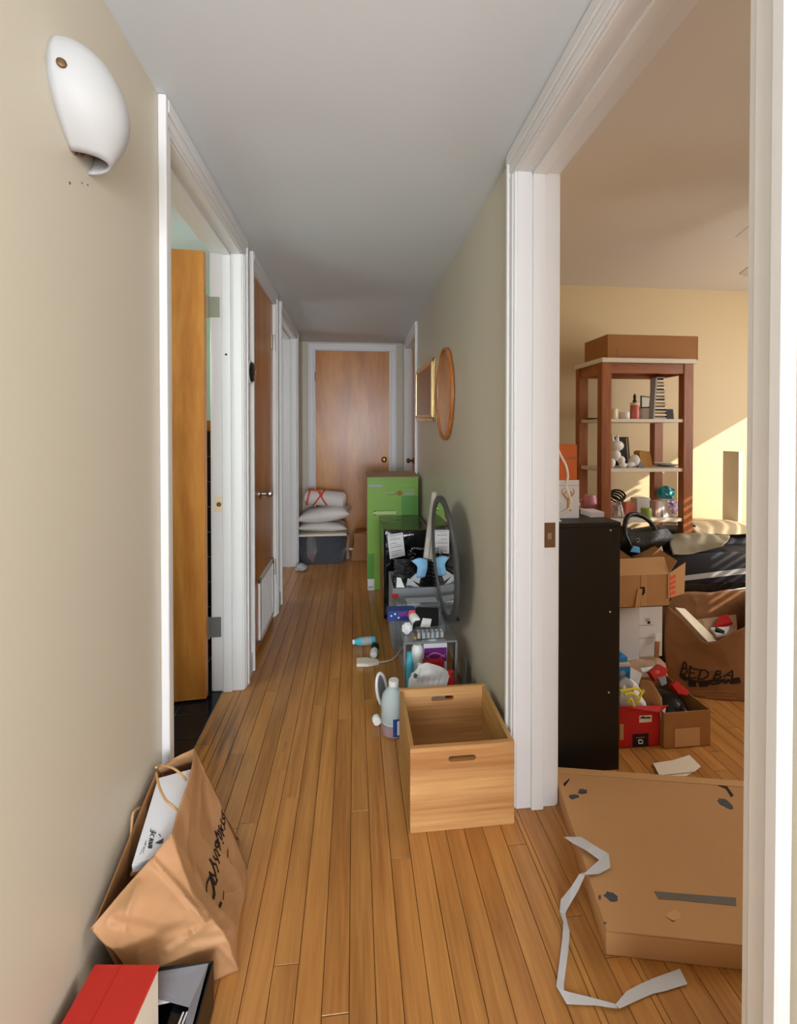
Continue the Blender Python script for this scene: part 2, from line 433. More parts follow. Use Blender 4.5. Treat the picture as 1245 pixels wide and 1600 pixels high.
def smooth_path(pts, n=24):
    return grid_eval([pts, pts], n, 1)[0]


def tag(o, label=None, cat=None, group=None, kind=None):
    if label: o['label'] = label
    if cat: o['category'] = cat
    if group: o['group'] = group
    if kind: o['kind'] = kind
    return o


def thing(name, label, cat, loc=(0, 0, 0), rz=0.0, group=None, kind=None):
    o = bpy.data.objects.new(name, None); col.objects.link(o)
    o.empty_display_size = 0.05
    o.location = loc; o.rotation_euler = (0, 0, rz)
    MW[o.name] = Matrix.LocRotScale(V(loc), Euler((0, 0, rz)), None)
    return tag(o, label, cat, group, kind)


def project(p):
    p = V(p) - V((0, 0, CH)); cy, sy = math.cos(YAW), math.sin(YAW)
    x, y = p.x * cy - p.y * sy, p.x * sy + p.y * cy
    cp, sp = math.cos(PIT), math.sin(PIT)
    y, z = y * cp - p.z * sp, y * sp + p.z * cp
    return 622.5 + FPX * x / y, PPY - FPX * z / y


def creases(mb, lines):
    """folds pressed into a paper panel: (width px, height m, polyline) ridges (+) and valleys (-)"""
    for v in mb.bm.verts:
        q = project(v.co); dsp = 0.0
        for wpx, hgt, pl in lines:
            best = 1e9
            for (x0, y0), (x1, y1) in zip(pl, pl[1:]):
                dx, dy = x1 - x0, y1 - y0; t = max(0, min(1, ((q[0] - x0) * dx + (q[1] - y0) * dy) / (dx * dx + dy * dy)))
                best = min(best, math.hypot(q[0] - x0 - t * dx, q[1] - y0 - t * dy))
            dsp += hgt * max(0.0, 1 - best / wpx)
        if dsp: v.co -= ray(*q).normalized() * dsp
    return mb


def solo(name, label, cat, mb, material, group=None, origin=None, **k):
    """a thing that is one mesh; geometry given in world space, origin moved to its base"""
    if origin is None:
        xs = [v.co for v in mb.bm.verts]
        origin = V(((min(c.x for c in xs) + max(c.x for c in xs)) / 2, (min(c.y for c in xs) + max(c.y for c in xs)) / 2, min(c.z for c in xs)))
    bmesh.ops.translate(mb.bm, vec=-V(origin), verts=mb.bm.verts)
    o = mb.build(name, material, **k); o.location = origin
    MW[o.name] = Matrix.Translation(origin)
    return tag(o, label, cat, group)


def struct(name, mb, material, parent=None, **k):
    o = mb.build(name, material, parent, **k)
    if parent is None: o['kind'] = 'structure'
    return o


def drop_ink(bvh, strokes, wpx, off=0.0012, step=2.2):
    """pen strokes laid on a surface already built: each point is the surface under a sight line"""
    mb = MB(); o = V((0, 0, CH))
    for st in strokes:
        if isinstance(st[0], (int, float)): wd, st = st[0], st[1:]
        else: wd = wpx
        hit = []
        for (a, b) in zip(st, st[1:]):
            d = math.hypot(b[0] - a[0], b[1] - a[1]); n = max(1, int(d / step))
            for i in range(n): hit.append((a[0] + (b[0] - a[0]) * i / n, a[1] + (b[1] - a[1]) * i / n))
        hit.append(st[-1])
        pts = []
        for q in hit:
            h = bvh.ray_cast(o, ray(*q).normalized())
            if h[0] is None: continue
            nrm = h[1] if h[1].dot(ray(*q)) < 0 else -h[1]
            pts.append((h[0] + nrm * off, nrm, h[3]))
        for (p, n1, d1), (q, n2, d2) in zip(pts, pts[1:]):
            t = (q - p)
            if t.length < 1e-6 or t.length > 0.05: continue
            wm = wd * d1 / FPX * 0.9
            s1 = n1.cross(t).normalized() * wm / 2; t = t.normalized() * wm * 0.25
            mb.slab([p - t - s1, q + t - s1, q + t + s1, p - t + s1], n1 * 0.0004)
    return mb
# ------------------------------------------------------------------ the setting
XL, XR, ZC, YE = -0.525, 0.52, 2.13, 4.50       # corridor faces, ceiling, end wall
XLB, XRB = -0.655, 0.65                          # other faces of the two long walls
BY = 2.60                                        # bedroom far wall
ZH = 2.045                                       # door head


def wall(name, boxes, m):
    mb = MB()
    for a, b in boxes: mb.box(a, b)
    return struct(name, mb, m)


# openings along the left wall (clear faces) and the right wall
BATH, CLOS, SIDE, BED, FARR = (1.30, 2.10), (2.325, 2.915), (3.175, 3.975), (0.525, 1.345), (3.63, 4.33)
J = 0.02


def long_wall(x0, x1, ya, yb, holes):
    out, y = [], ya
    for a, b in holes:
        out.append(((x0, y, 0), (x1, a - J, ZC))); out.append(((x0, a - J, ZH + J), (x1, b + J, ZC))); y = b + J
    out.append(((x0, y, 0), (x1, yb, ZC)))
    return out


wall('wall_left', long_wall(XLB, XL, -0.5, YE + 0.13, (BATH, CLOS, SIDE)), 'wall')
wall('wall_right', long_wall(XR + 0.012, XRB - 0.012, 0.06, YE + 0.13, (BED, FARR)), 'wall')
# paint skins: each side of the bedroom wall has its own colour
wr = bpy.data.objects['wall_right']
for xs_, ye_, hl_, m_ in (((XR, XR + 0.0119), YE + 0.13, (BED, FARR), 'wall'), ((XRB - 0.0119, XRB), BY, (BED,), 'bedwall')):
    mb = MB()
    for p_, q_ in long_wall(xs_[0], xs_[1], 0.06, ye_, hl_): mb.box(p_, q_)
    mb.build('plaster_face', m_, wr)
EX0, EX1 = -0.400, 0.368
wall('wall_far', [((XL, YE, 0), (EX0 - J, YE + 0.13, ZC)), ((EX1 + J, YE, 0), (XR, YE + 0.13, ZC)), ((EX0 - J, YE, ZH + J), (EX1 + J, YE + 0.13, ZC))], 'wall')
wall('wall_bedroom_far', [((XRB, BY, 0), (3.45, BY + 0.12, ZC))], 'bedwall')
WY0, WY1, WZ0, WZ1 = 0.55, 2.05, 0.75, 1.84
wall('wall_bedroom_right', [((3.33, -0.06, 0), (3.45, WY0, ZC)), ((3.33, WY1, 0), (3.45, BY, ZC)), ((3.33, WY0, 0), (3.45, WY1, WZ0)), ((3.33, WY0, WZ1), (3.45, WY1, ZC))], 'bedwall')
wall('wall_bedroom_near', [((XR, -0.06, 0), (3.33, 0.06, ZC))], 'bedwall')
wall('wall_far_right_room', [((XRB, YE + 0.0, 0), (1.9, YE + 0.13, ZC)), ((1.8, BY + 0.12, 0), (1.9, YE, ZC))], 'wall')
wall('wall_bathroom', [((-2.15, 1.05, 0), (XLB, 1.15, ZC)), ((-2.15, 1.15, 0), (-2.05, 2.75, ZC)), ((-2.15, 2.75, 0), (XLB, 2.85, ZC))], 'greenwall')
wall('wall_side_room', [((-2.15, 2.95, 0), (XLB, 3.05, ZC)), ((-2.15, 3.05, 0), (-2.05, 4.63, ZC)), ((-2.05, 4.53, 0), (XLB, 4.63, ZC))], 'wall')
wall('wall_closet', [((-1.25, 2.855, 0), (-1.15, 2.945, ZC))], 'wall')
# the living room behind the camera
wall('wall_living_left', [((-2.45, -4.1, 0), (-2.35, -0.4, ZC)), ((-2.45, -0.5, 0), (XLB, -0.4, ZC))], 'wall')
wall('wall_living_right', [((3.45, -4.1, 0), (3.55, 0.06, ZC))], 'wall')
LX0, LX1 = -1.1, 1.7
wall('wall_near', [((-2.45, -4.1, 0), (LX0, -4.0, ZC)), ((LX1, -4.1, 0), (3.55, -4.0, ZC)), ((LX0, -4.1, 0), (LX1, -4.0, 0.6)), ((LX0, -4.1, 2.0), (LX1, -4.0, ZC))], 'wall')


def window(name, quad_a, quad_b, frame_boxes):
    mb = MB().box(quad_a, quad_b)
    o = struct(name, mb, 'glass')
    f = MB()
    for a, b in frame_boxes: f.box(a, b, 0.004)
    f.build('window_frame', 'trim', o)
    return o


window('window_1', (LX0, -4.056, 0.6), (LX1, -4.05, 2.0), [((LX0, -4.09, 0.6), (LX1, -4.01, 0.66)), ((LX0, -4.09, 1.94), (LX1, -4.01, 2.0)), ((LX0, -4.09, 0.6), (LX0 + .06, -4.01, 2.0)), ((LX1 - .06, -4.09, 0.6), (LX1, -4.01, 2.0)), ((0.27, -4.09, 0.6), (0.33, -4.01, 2.0))])
window('window_2', (3.40, WY0, WZ0), (3.405, WY1, WZ1), [((3.36, WY0, WZ0), (3.44, WY1, WZ0 + .05)), ((3.36, WY0, WZ1 - .05), (3.44, WY1, WZ1)), ((3.36, WY0, WZ0), (3.44, WY0 + .05, WZ1)), ((3.36, WY1 - .05, WZ0), (3.44, WY1, WZ1))])
bl = thing('window_blind', 'cream slatted blind hanging in the bedroom window, out of view of the doorway', 'blind', (3.305, 0.945, WZ1 + 0.0))
sm = MB(); sm.box((-0.024, -0.415, -0.0008), (0.024, 0.415, 0.0008), mtx=Matrix.Rotation(R(6), 4, 'Y'))
first = sm.build('slat', 'blind', bl)
k = 0
for i in range(25):
    o = first if i == 0 else first.copy()
    if i: col.objects.link(o)
    o.parent = bl; o.location = (0, 0, -0.04 - i * 0.0435)
MB().box((-0.015, -0.42, -0.02), (0.015, 0.42, 0.018), 0.002).build('headrail', 'blind', bl)

mb = MB(); mb.box((-2.45, -4.1, ZC), (XRB - 0.06, YE + 0.2, ZC + 0.1)); mb.box((XRB - 0.06, -4.1, ZC), (3.55, 0.0, ZC + 0.1)); mb.box((XRB - 0.06, BY + 0.06, ZC), (1.95, YE + 0.2, ZC + 0.1))
struct('ceiling', mb, 'ceil')
struct('ceiling_bedroom', MB().box((XRB - 0.06, 0.0, ZC), (3.55, BY + 0.06, ZC + 0.1)), 'bedceil')

floor = struct('floor', MB().box((-2.45, -4.1, -0.1), (3.55, YE + 0.2, -0.004)), 'under')
# oak strips, each a board of its own
PW = 0.0575


def plank(x0, x1, y0, y1):
    dz = random.uniform(-0.0006, 0.0)
    mb = MB(); g = 0.0007
    a, b, c, d, t = x0 + g, x1 - g, y0 + g, y1 - g, 0.0012
    bm = mb.bm
    lo = [bm.verts.new(p) for p in ((a, c, -0.004), (b, c, -0.004), (b, d, -0.004), (a, d, -0.004))]
    mi = [bm.verts.new(p) for p in ((a, c, -t * 0.7 + dz), (b, c, -t * 0.7 + dz), (b, d, -t * 0.7 + dz), (a, d, -t * 0.7 + dz))]
    up = [bm.verts.new(p) for p in ((a + t * .6, c + t * .6, dz), (b - t * .6, c + t * .6, dz), (b - t * .6, d - t * .6, dz), (a + t * .6, d - t * .6, dz))]
    for A, B in ((lo, mi), (mi, up)):
        for i in range(4): bm.faces.new((A[i], A[(i + 1) % 4], B[(i + 1) % 4], B[i]))
    bm.faces.new(up)
    mb.build('floor_board', 'plank', floor)


def strips(x0, x1, ya, yb, lo, hi):
    n = 0; x = x0; i = 0
    while x < x1 - 0.004:
        xe = min(x + PW, x1)
        y = ya; first = True
        while y < yb - 0.01:
            ln = random.uniform(lo, hi) * (random.uniform(0.25, 1) if first else 1); first = False
            ye = min(y + ln, yb)
            if yb - ye < 0.25: ye = yb
            plank(x, xe, y, ye); n += 1; y = ye
        x = xe
    return n


nb = strips(XL - 0.005, XR + 0.0, 0.45, YE + 0.05, 0.7, 1.6)
nb += strips(XR + 0.0, XRB, BED[0] - J, BED[1] + J, 0.5, 1.0)
nb += strips(XLB + 0.04, XL - 0.005, BATH[0] - J, BATH[1] + J, 0.5, 1.0)
nb += strips(XRB, 2.5, 0.62, BY, 0.9, 1.9)
mb = MB()
for (xa, xb, ya, yb) in ((-2.35, 3.45, -4.0, -0.38), (XL, 3.33, -0.38, 0.45), (XRB, 3.33, 0.45, 0.62), (2.5, 3.33, 0.62, BY), (-2.05, XLB, 3.05, 4.53), (XRB, 1.8, BY + .12, YE), (XLB, XL, SIDE[0], SIDE[1]), (XR, XRB, FARR[0], FARR[1]), (XLB, XL, CLOS[0], CLOS[1])):
    x = xa
    while x < xb - 0.004:
        xe = min(x + PW, xb); mb.box((x + .0007, ya, -0.004), (xe - .0007, yb, -0.0006)); x = xe
tag(mb.build('board_field', 'plank', floor), kind='stuff')
# bathroom floor: black glazed tiles with pale joints
struct('floor_bathroom', MB().box((-2.05, 1.15, -0.004), (XLB + 0.04, 2.75, -0.002)), 'grout')
bf = bpy.data.objects['floor_bathroom']
tm = None
for i in range(5):
    for j in range(10):
        x1 = XLB + 0.038 - i * 0.155; y0 = 1.16 + j * 0.155
        if tm is None:
            tm = MB().box((0, 0, -0.002), (0.151, 0.151, 0.004), 0.0015).build('floor_tile', 'tile', bf); o = tm
        else: o = tm.copy(); col.objects.link(o); o.parent = bf
        o.location = (x1 - 0.151, y0, 0)
bw = bpy.data.objects['wall_bathroom']
tm = None
MB().box((-1.45, 2.738, 0), (XLB, 2.75, 1.20)).build('tile_backing', 'grout', bw)
for i in range(5):
    for j in range(8):
        if tm is None:
            tm = MB().box((0, -0.005, 0), (0.148, 0.004, 0.148), 0.0015).build('wall_tile', 'tile', bw); o = tm
        else: o = tm.copy(); col.objects.link(o); o.parent = bw
        o.location = (XLB - 0.152 - i * 0.152, 2.735, 0.005 + j * 0.152)
MB().box((-1.45, 2.728, 1.222), (XLB, 2.75, 1.285), 0.004).build('tile_cap', 'mirwood', bw)


# door casings with their jambs
def opening(n, fx, bx, y0, y1, label=None, back=True, cw=0.062, hw=0.083):
    """fx: corridor face, bx: far face of the wall, clear opening y0..y1"""
    s = 1 if fx > bx else -1                    # direction out into the corridor
    lo, hi = min(fx, bx) - 0.003, max(fx, bx) + 0.003
    mb = MB()
    mb.box((lo, y0 - J, 0), (hi, y0, ZH + J), 0.0015); mb.box((lo, y1, 0), (hi, y1 + J, ZH + J), 0.0015)
    mb.box((lo, y0 - J, ZH), (hi, y1 + J, ZH + J), 0.0015)
    o = struct('trim_%d' % n, mb, 'trim')
    xm = (fx + bx) / 2
    st = MB()
    st.box((xm - .02, y0, 0), (xm + .02, y0 + .011, ZH), 0.002); st.box((xm - .02, y1 - .011, 0), (xm + .02, y1, ZH), 0.002); st.box((xm - .02, y0, ZH - .011), (xm + .02, y1, ZH), 0.002)
    st.build('door_stop', 'trim', o)

    def side(face, d):
        for sg, ye in ((-1, y0), (1, y1)):
            c = MB()
            for (u0, u1, t, zz_) in ((0.004, 0.016, 0.011, ZH + .0035), (0.016, 0.044, 0.015, ZH + .0035), (0.044, cw, 0.021, ZH + hw)):
                c.box((face, ye + sg * u0, 0), (face + d * t, ye + sg * u1, zz_), 0.0025)
            c.build('casing', 'trim', o)
        c = MB()
        for (u0, u1, t) in ((0.004, 0.016, 0.012), (0.016, 0.046, 0.016), (0.046, hw, 0.022)):
            c.box((face, y0 - .0435, ZH + u0), (face + d * t, y1 + .0435, ZH + u1), 0.0025)
        c.build('head_casing', 'trim', o)
    side(fx, s)
    if back: side(bx, -s)
    return o


t_bath = opening(1, XL, XLB, *BATH)
t_clos = opening(2, XL, XLB, *CLOS, back=False)
t_side = opening(3, XL, XLB, *SIDE)
t_bed = opening(4, XR, XRB, *BED)
t_farr = opening(5, XR, XRB, *FARR)
# end door frame
mb = MB()
for a, b in (((EX0 - J, YE - .003, 0), (EX0, YE + .133, ZH + J)), ((EX1, YE - .003, 0), (EX1 + J, YE + .133, ZH + J)), ((EX0 - J, YE - .003, ZH), (EX1 + J, YE + .133, ZH + J))): mb.box(a, b, 0.0015)
t_end = struct('trim_6', mb, 'trim')
for sg, xe in ((-1, EX0), (1, EX1)):
    c = MB()
    for (u0, u1, t) in ((0.004, 0.016, 0.011), (0.016, 0.044, 0.015), (0.044, 0.064, 0.021)):
        c.box((xe + sg * u0, YE, 0), (xe + sg * u1, YE - t, ZH + 0.0035), 0.0025)
    c.build('casing', 'trim', t_end)
c = MB()
for (u0, u1, t) in ((0.004, 0.016, 0.011), (0.016, 0.044, 0.015), (0.044, 0.064, 0.021)):
    c.box((EX0 - .064, YE, ZH + u0), (EX1 + .064, YE - t, ZH + u1), 0.0025)
c.build('head_casing', 'trim', t_end)


def knob(parent, c, d, m, r=0.027, name='door_knob'):
    c, d = V(c), V(d)
    mb = MB().lathe([(0.031, 0), (0.031, 0.004), (0.024, 0.009), (0.012, 0.012), (0.011, 0.034), (0.018, 0.038), (r, 0.048), (r * 1.02, 0.056), (r * 0.85, 0.066), (r * 0.4, 0.071), (0, 0.072)], c, d, 20)
    return mb.build(name, m, parent, smooth=True)


# door_1: bathroom leaf swung open into the bathroom
ang = R(94.5)
d1 = thing('door_1', None, None, (-0.668, 2.062, 0), 0, kind='structure')
mx = Matrix.Rotation(R(4.0), 4, 'Z')
leaf = MB().box((-0.765, -0.035, 0.012), (0.0, 0.0, ZH - 0.02), 0.002, mtx=mx).build('door_leaf', 'door', d1)
for z, m_, nm in ((1.795, 'hinge', 'upper'), (0.305, 'hinge2', 'lower')):
    mb = MB().box((-0.003, 0.0335, z - .047), (0.048, 0.0365, z + .047), 0.001); mb.tube([(-0.006, 0.028, z - .05), (-0.006, 0.028, z + .05)], 0.007, 10)
    for dz in (-.03, 0, .03): mb.lathe([(0.0035, 0), (0.003, 0.001), (0, 0.0012)], (0.018 if dz else 0.034, 0.0335, z + dz), (0, -1, 0), 8)
    mb.build('hinge', m_, d1)
# strike plate left on the jamb and a small bored hole
mb = MB().box((-0.648, BATH[1] - .0025, 0.845), (-0.612, BATH[1] + .001, 0.915), 0.001); mb.build('strike_plate', 'cream', t_bath)
MB().lathe([(0.011, 0), (0.011, .001), (0, .001)], (-0.628, BATH[1] - .0026, 0.879), (0, -1, 0), 14).build('rust_spot', 'oldbrass', t_bath)
MB().lathe([(0.0055, 0), (0.0055, .0012), (0, .0012)], (-0.59, BATH[1] - .0114, 1.575), (0, -1, 0), 12).build('bored_hole', 'ink', t_bath)
# door_2: closet leaf, closed
d2 = thing('door_2', None, None, (XL, 2.62, 0), 0, kind='structure')
MB().box((-0.040, CLOS[0] + .004 - 2.62, 0.012), (-0.004, CLOS[1] - .004 - 2.62, ZH - .005), 0.0015).build('door_leaf', 'door', d2)
knob(d2, (-0.004, 2.575 - 2.62 - .06, 0.868), (1, 0, 0), 'steel', 0.022)
v = MB(); ya, yb, za, zb = 2.455 - 2.62, 2.86 - 2.62, 0.04, 0.405
for a, b in (((ya, za), (yb, za + .028)), ((ya, zb - .028), (yb, zb)), ((ya, za), (ya + .028, zb)), ((yb - .028, za), (yb, zb))): v.box((-0.004, a[0], a[1]), (0.008, b[0], b[1]), 0.002)
vg = v.build('vent_grille', 'trim', d2)
for i in range(11):
    yy = ya + .05 + i * (yb - ya - .1) / 10
    MB().box((-0.003, yy - .007, za + .028), (0.004, yy + .007, zb - .028), 0.001, mtx=None).build('vent_slat', 'trim', vg)
for z in (1.80, 0.33):
    mb = MB().tube([(0.004, CLOS[1] + .001 - 2.62, z - .05), (0.004, CLOS[1] + .001 - 2.62, z + .05)], 0.007, 10); mb.box((-0.004, CLOS[1] - .03 - 2.62, z - .045), (0.0, CLOS[1] + .0 - 2.62, z + .045)); mb.build('hinge', 'steel', d2)
# door_3: the far end
d3 = thing('door_3', None, None, (0, YE, 0), 0, kind='structure')
MB().box((EX0 + .004, 0.008, 0.012), (EX1 - .004, 0.043, ZH - .004), 0.0015).build('door_leaf', 'door', d3)
knob(d3, (0.306, 0.008, 0.926), (0, -1, 0), 'brass')
for z in (1.78, 0.3):
    MB().tube([(EX0 + .002, 0.002, z - .045), (EX0 + .002, 0.002, z + .045)], 0.006, 8).build('hinge', 'hinge2', d3)
MB().box((EX1 - .002, 0.004, 0.90), (EX1 + .003, 0.010, 0.955)).build('latch_plate', 'oldbrass', d3)
# door_4: at the far right, closed in its frame
d4 = thing('door_4', None, None, (XR + .06, 3.98, 0), 0, kind='structure')
MB().box((0.0, FARR[0] + .004 - 3.98, 0.012), (0.036, FARR[1] - .004 - 3.98, ZH - .004), 0.0015).build('door_leaf', 'door', d4)
knob(d4, (0.0, 4.24 - 3.98, 0.93), (-1, 0, 0), 'oldbrass', 0.024)
# strike plates
MB().box((-0.61, SIDE[1] - .002, 0.935), (-0.575, SIDE[1] + .001, 1.0)).build('strike_plate', 'oldbrass', t_side)
MB().box((XR + .085, BED[1] - .0035, 0.845), (XR + .125, BED[1] + .001, 0.925), 0.001).build('strike_plate', 'oldbrass', t_bed)
MB().box((XR + .098, BED[1] - .0042, 0.872), (XR + .112, BED[1] - .003, 0.892)).build('latch_hole', 'steel', t_bed)
# baseboards
def base(name, boxes):
    mb = MB()
    for a, b in boxes: mb.box(a, b, 0.003)
    return struct(name, mb, 'trim')
base('baseboard_left', [((XL, BATH[1] + .063, 0), (XL + .013, CLOS[0] - .063, .095)), ((XL, CLOS[1] + .063, 0), (XL + .013, SIDE[0] - .063, .095)), ((XL, SIDE[1] + .063, 0), (XL + .013, YE, .095))])
base('baseboard_far', [((XL, YE, 0), (EX0 - .065, YE - .013, .095)), ((EX1 + .065, YE, 0), (XR, YE - .013, .095))])
base('baseboard_bedroom', [((XRB, BY, 0), (3.33, BY - .013, .095))])
# ------------------------------------------------------------------ on the corridor walls
# wall sconce: half-egg shell with an open lower end
zt, zb, yc = 1.936, 1.735, 0.872
t = thing('wall_sconce', 'white half egg shaped wall lamp on the left wall near the ceiling', 'lamp', (XL, yc, zb))


def shell(hw, dp, top):
    g = []
    for i in range(23):
        f = i / 22; z = f * top
        # widest a third of the way up, rounded above, narrower at the open lower end
        wv = hw * (math.sqrt(max(0, 1 - ((f - 0.52) / 0.48) ** 2)) if f > 0.52 else 1 - 0.62 * ((0.52 - f) / 0.52) ** 1.9)
        dv = dp * (math.sqrt(max(0, 1 - ((f - 0.42) / 0.58) ** 2)) if f > 0.42 else 1 - 0.42 * ((0.42 - f) / 0.42) ** 1.8)
        sh = 0.030 * (1 - f)
        g.append([V((dv * math.sin(a), wv * math.cos(a) * -1 + sh, z + .006 * (1 - f) ** 3 * math.cos(a))) for a in [math.pi * j / 22 for j in range(23)]])
    return g


mb = MB(); g = shell(0.075, 0.092, zt - zb)
rows = [[mb.bm.verts.new(p) for p in r] for r in g]
for a, b in zip(rows, rows[1:]):
    for j in range(22): mb.bm.faces.new((a[j], a[j + 1], b[j + 1], b[j]))
mb.build('shade', 'ceramic', t, smooth=True, solid=0.005)
p = g[13][2]
MB().lathe([(0.008, 0), (0.0075, .003), (0.004, .005), (0, .005)], p + V((-0.001, -.001, 0)), (0.45, -0.9, 0.05), 14).build('screw', 'oldbrass', t)
mb = MB().lathe([(0.035, 0), (0.035, .008), (0.02, .012), (0.02, .05), (0.0, .05)], (0.001, 0.020, 0.062), (1, 0, 0), 16)
mb.build('lamp_holder', 'white', t)
for y, z in ((0.012, 0.010), (0.034, 0.022)): MB().lathe([(0.004, 0), (0.003, .004), (0, .005)], (0.001, y, z), (1, 0, 0), 8).build('mount_screw', 'oldbrass', t)
# holes left in the plaster below
wl = bpy.data.objects['wall_left']
for px_, py_, r in ((109, 286, .003), (128, 286, .002), (137, 289, .002)):
    y, z = P(px_, py_, X=XL).y, P(px_, py_, X=XL).z
    MB().lathe([(r, 0), (r * .8, .0006), (0, .0006)], (XL, y, z), (1, 0, 0), 7).build('screw_hole', 'graphite', wl)

# thermostat by the closet
t = thing('thermostat', 'white and black oval wall control between the two left doors', 'thermostat', (XL, 2.205, 1.455))
mb = MB().lathe([(0.0, 0), (0.056, 0), (0.058, .006), (0.055, .022), (0.0, .022)], (0.0, 0, .055), (1, 0, 0), 28, sx=1.0, sy=1.0)
mb.build('body', 'white', t, smooth=True)
mb = MB().lathe([(0.046, .018), (0.049, .026), (0.044, .034), (0.03, .037), (0, .038)], (0.0, 0, .055), (1, 0, 0), 28); mb.build('dial', 'blackgloss', t, smooth=True)
MB().lathe([(0.003, 0), (0, .001)], (0.042, -0.004, .052), (1, 0, 0), 8).build('indicator', 'white', t)

# gold framed picture, hung slightly out of true
t = thing('framed_picture', 'double gold framed picture with dark glass on the right wall', 'picture', (XR - 0.002, 3.13, 1.50))
mx = Matrix.Rotation(R(1.5), 4, 'X')
def fr(mb, y0, y1, z0, z1, wd, x0, x1):
    for a, b in (((y0, z0), (y1, z0 + wd)), ((y0, z1 - wd), (y1, z1)), ((y0, z0), (y0 + wd, z1)), ((y1 - wd, z0), (y1, z1))):
        mb.box((x0, a[0], a[1]), (x1, b[0], b[1]), 0.002, mtx=mx)
mb = MB(); fr(mb, -.375, .375, -.205, .205, .022, -0.012, 0); mb.build('outer_frame', 'gold', t)
mb = MB(); fr(mb, -.352, .352, -.182, .182, .018, -0.026, -0.012); mb.build('inner_frame', 'gold', t)
MB().box((-0.0225, -.335, -.165), (-0.012, .335, .165), mtx=mx).build('glass', 'picglass', t)

# oval mirror
t = thing('oval_mirror', 'oval wall mirror with thin honey wood frame on the right wall', 'mirror', (XR - 0.001, 2.42, 1.43))
n = 48
def ell(a, b, x): return [V((x, a * math.cos(2 * math.pi * j / n), b * math.sin(2 * math.pi * j / n))) for j in range(n)]
def rings(mb, rr, close_last=True):
    vs = [[mb.bm.verts.new(p) for p in r] for r in rr]
    for A, B in zip(vs, vs[1:]):
        for j in range(n): mb.bm.faces.new((A[j], A[(j + 1) % n], B[(j + 1) % n], B[j]))
    if close_last: mb.bm.faces.new(vs[-1])
    return mb
a, b = 0.20, 0.26
rings(MB(), [ell(a - .01, b - .01, 0), ell(a, b, -.004), ell(a, b, -.020), ell(a - .006, b - .006, -.024), ell(a - .016, b - .016, -.021), ell(a - .018, b - .018, -.012)], False).build('frame', 'mirwood', t, smooth=True)
rings(MB(), [ell(a - .016, b - .016, -.012), ell(a - .036, b - .036, -.0155)], False).build('bevelled_rim', 'mirror', t)
rings(MB(), [ell(a - .036, b - .036, -.0155)]).build('mirror_glass', 'mirror', t)

# ------------------------------------------------------------------ wooden crate in front
t = thing('wooden_crate', 'empty oak crate with slot handles beside the right doorway', 'crate', (0.328, 1.45, 0))
x0, x1, y0, y1, h, th = -0.161, 0.165, -0.154, 0.160, 0.258, 0.014
def slot(cx, cz, hl, r, y):
    q = []
    for j in range(9): q.append(V((cx + hl + r * math.sin(math.pi * j / 8), y, cz + r * math.cos(math.pi * j / 8))))
    for j in range(9): q.append(V((cx - hl - r * math.sin(math.pi * j / 8), y, cz - r * math.cos(math.pi * j / 8))))
    return q
for nm, y, n_ in (('front_panel', y0, th), ('back_panel', y1 - th, th)):
    mb = MB(); mb.holed_plate([(x0, y, 0), (x1, y, 0), (x1, y, h), (x0, y, h)], slot(0.0, h - .040, .034, .009, y), (0, n_, 0))
    mb.build(nm, 'crate', t)
for nm, x in (('side_panel', x0), ('side_panel', x1 - th)):
    MB().box((x, y0 + th, 0), (x + th, y1 - th, h - .002), 0.0008).build(nm, 'crate_side', t)
MB().box((x0 + th, y0 + th, 0.008), (x1 - th, y1 - th, 0.018)).build('base_panel', 'crate', t)

# ------------------------------------------------------------------ bottles and bits on the floor
def bottle(name, label, cat, loc, prof, material, cap, capm, rz=0, lie=None, group=None, band=None, bandm=None, sx=1, sy=1):
    t = thing(name, label, cat, loc, rz, group)
    ax = (0, 0, 1) if lie is None else (1, 0, 0)
    rm = max(r for r, z in prof)
    c = (0, 0, 0) if lie is None else (-prof[-1][1] / 2, 0, rm * (sy if lie else 1))
    MB().lathe(prof, c, ax, 22, sx, sy).build('body', material, t, smooth=True)
    if cap: MB().lathe(cap, c, ax, 18, 1, 1).build('cap', capm, t, smooth=True)
    if band: MB().lathe(band, c, ax, 22, sx, sy).build('label_wrap', bandm, t, smooth=True)
    return t


t = bottle('water_jug', 'milky one gallon jug with white cap standing left of the crate', 'jug', (0.158, 1.75, 0),
           [(0, 0.002), (.042, 0.0), (.05, .008), (.051, .05), (.048, .054), (.051, .058), (.051, .125), (.046, .15), (.032, .17), (.019, .182), (.017, .196)], 'jug',
           [(.021, .19), (.021, .207), (.019, .210), (0, .210)], 'white')
MB().lathe([(.0515, .006), (.0522, .05)], (0, 0, 0), (0, 0, 1), 24).build('base_tint', 'jugliquid', t, smooth=True)
def arc_label(r, a0, a1, z0, z1):
    mb = MB(); k = 8; vs = []
    for j in range(k + 1):
        a = R(a0 + (a1 - a0) * j / k)
        vs.append((mb.bm.verts.new((r * math.cos(a), r * math.sin(a), z0)), mb.bm.verts.new((r * math.cos(a), r * math.sin(a), z1))))
    for A, B in zip(vs, vs[1:]): mb.bm.faces.new((A[0], B[0], B[1], A[1]))
    return mb
lbp = arc_label(.0535, -98, -10, .012, .082).build('label_panel', 'blue', t, solid=.0004)
arc_label(.0541, -80, -24, .018, .074).build('label_text_area', 'paper', lbp, solid=.0003)

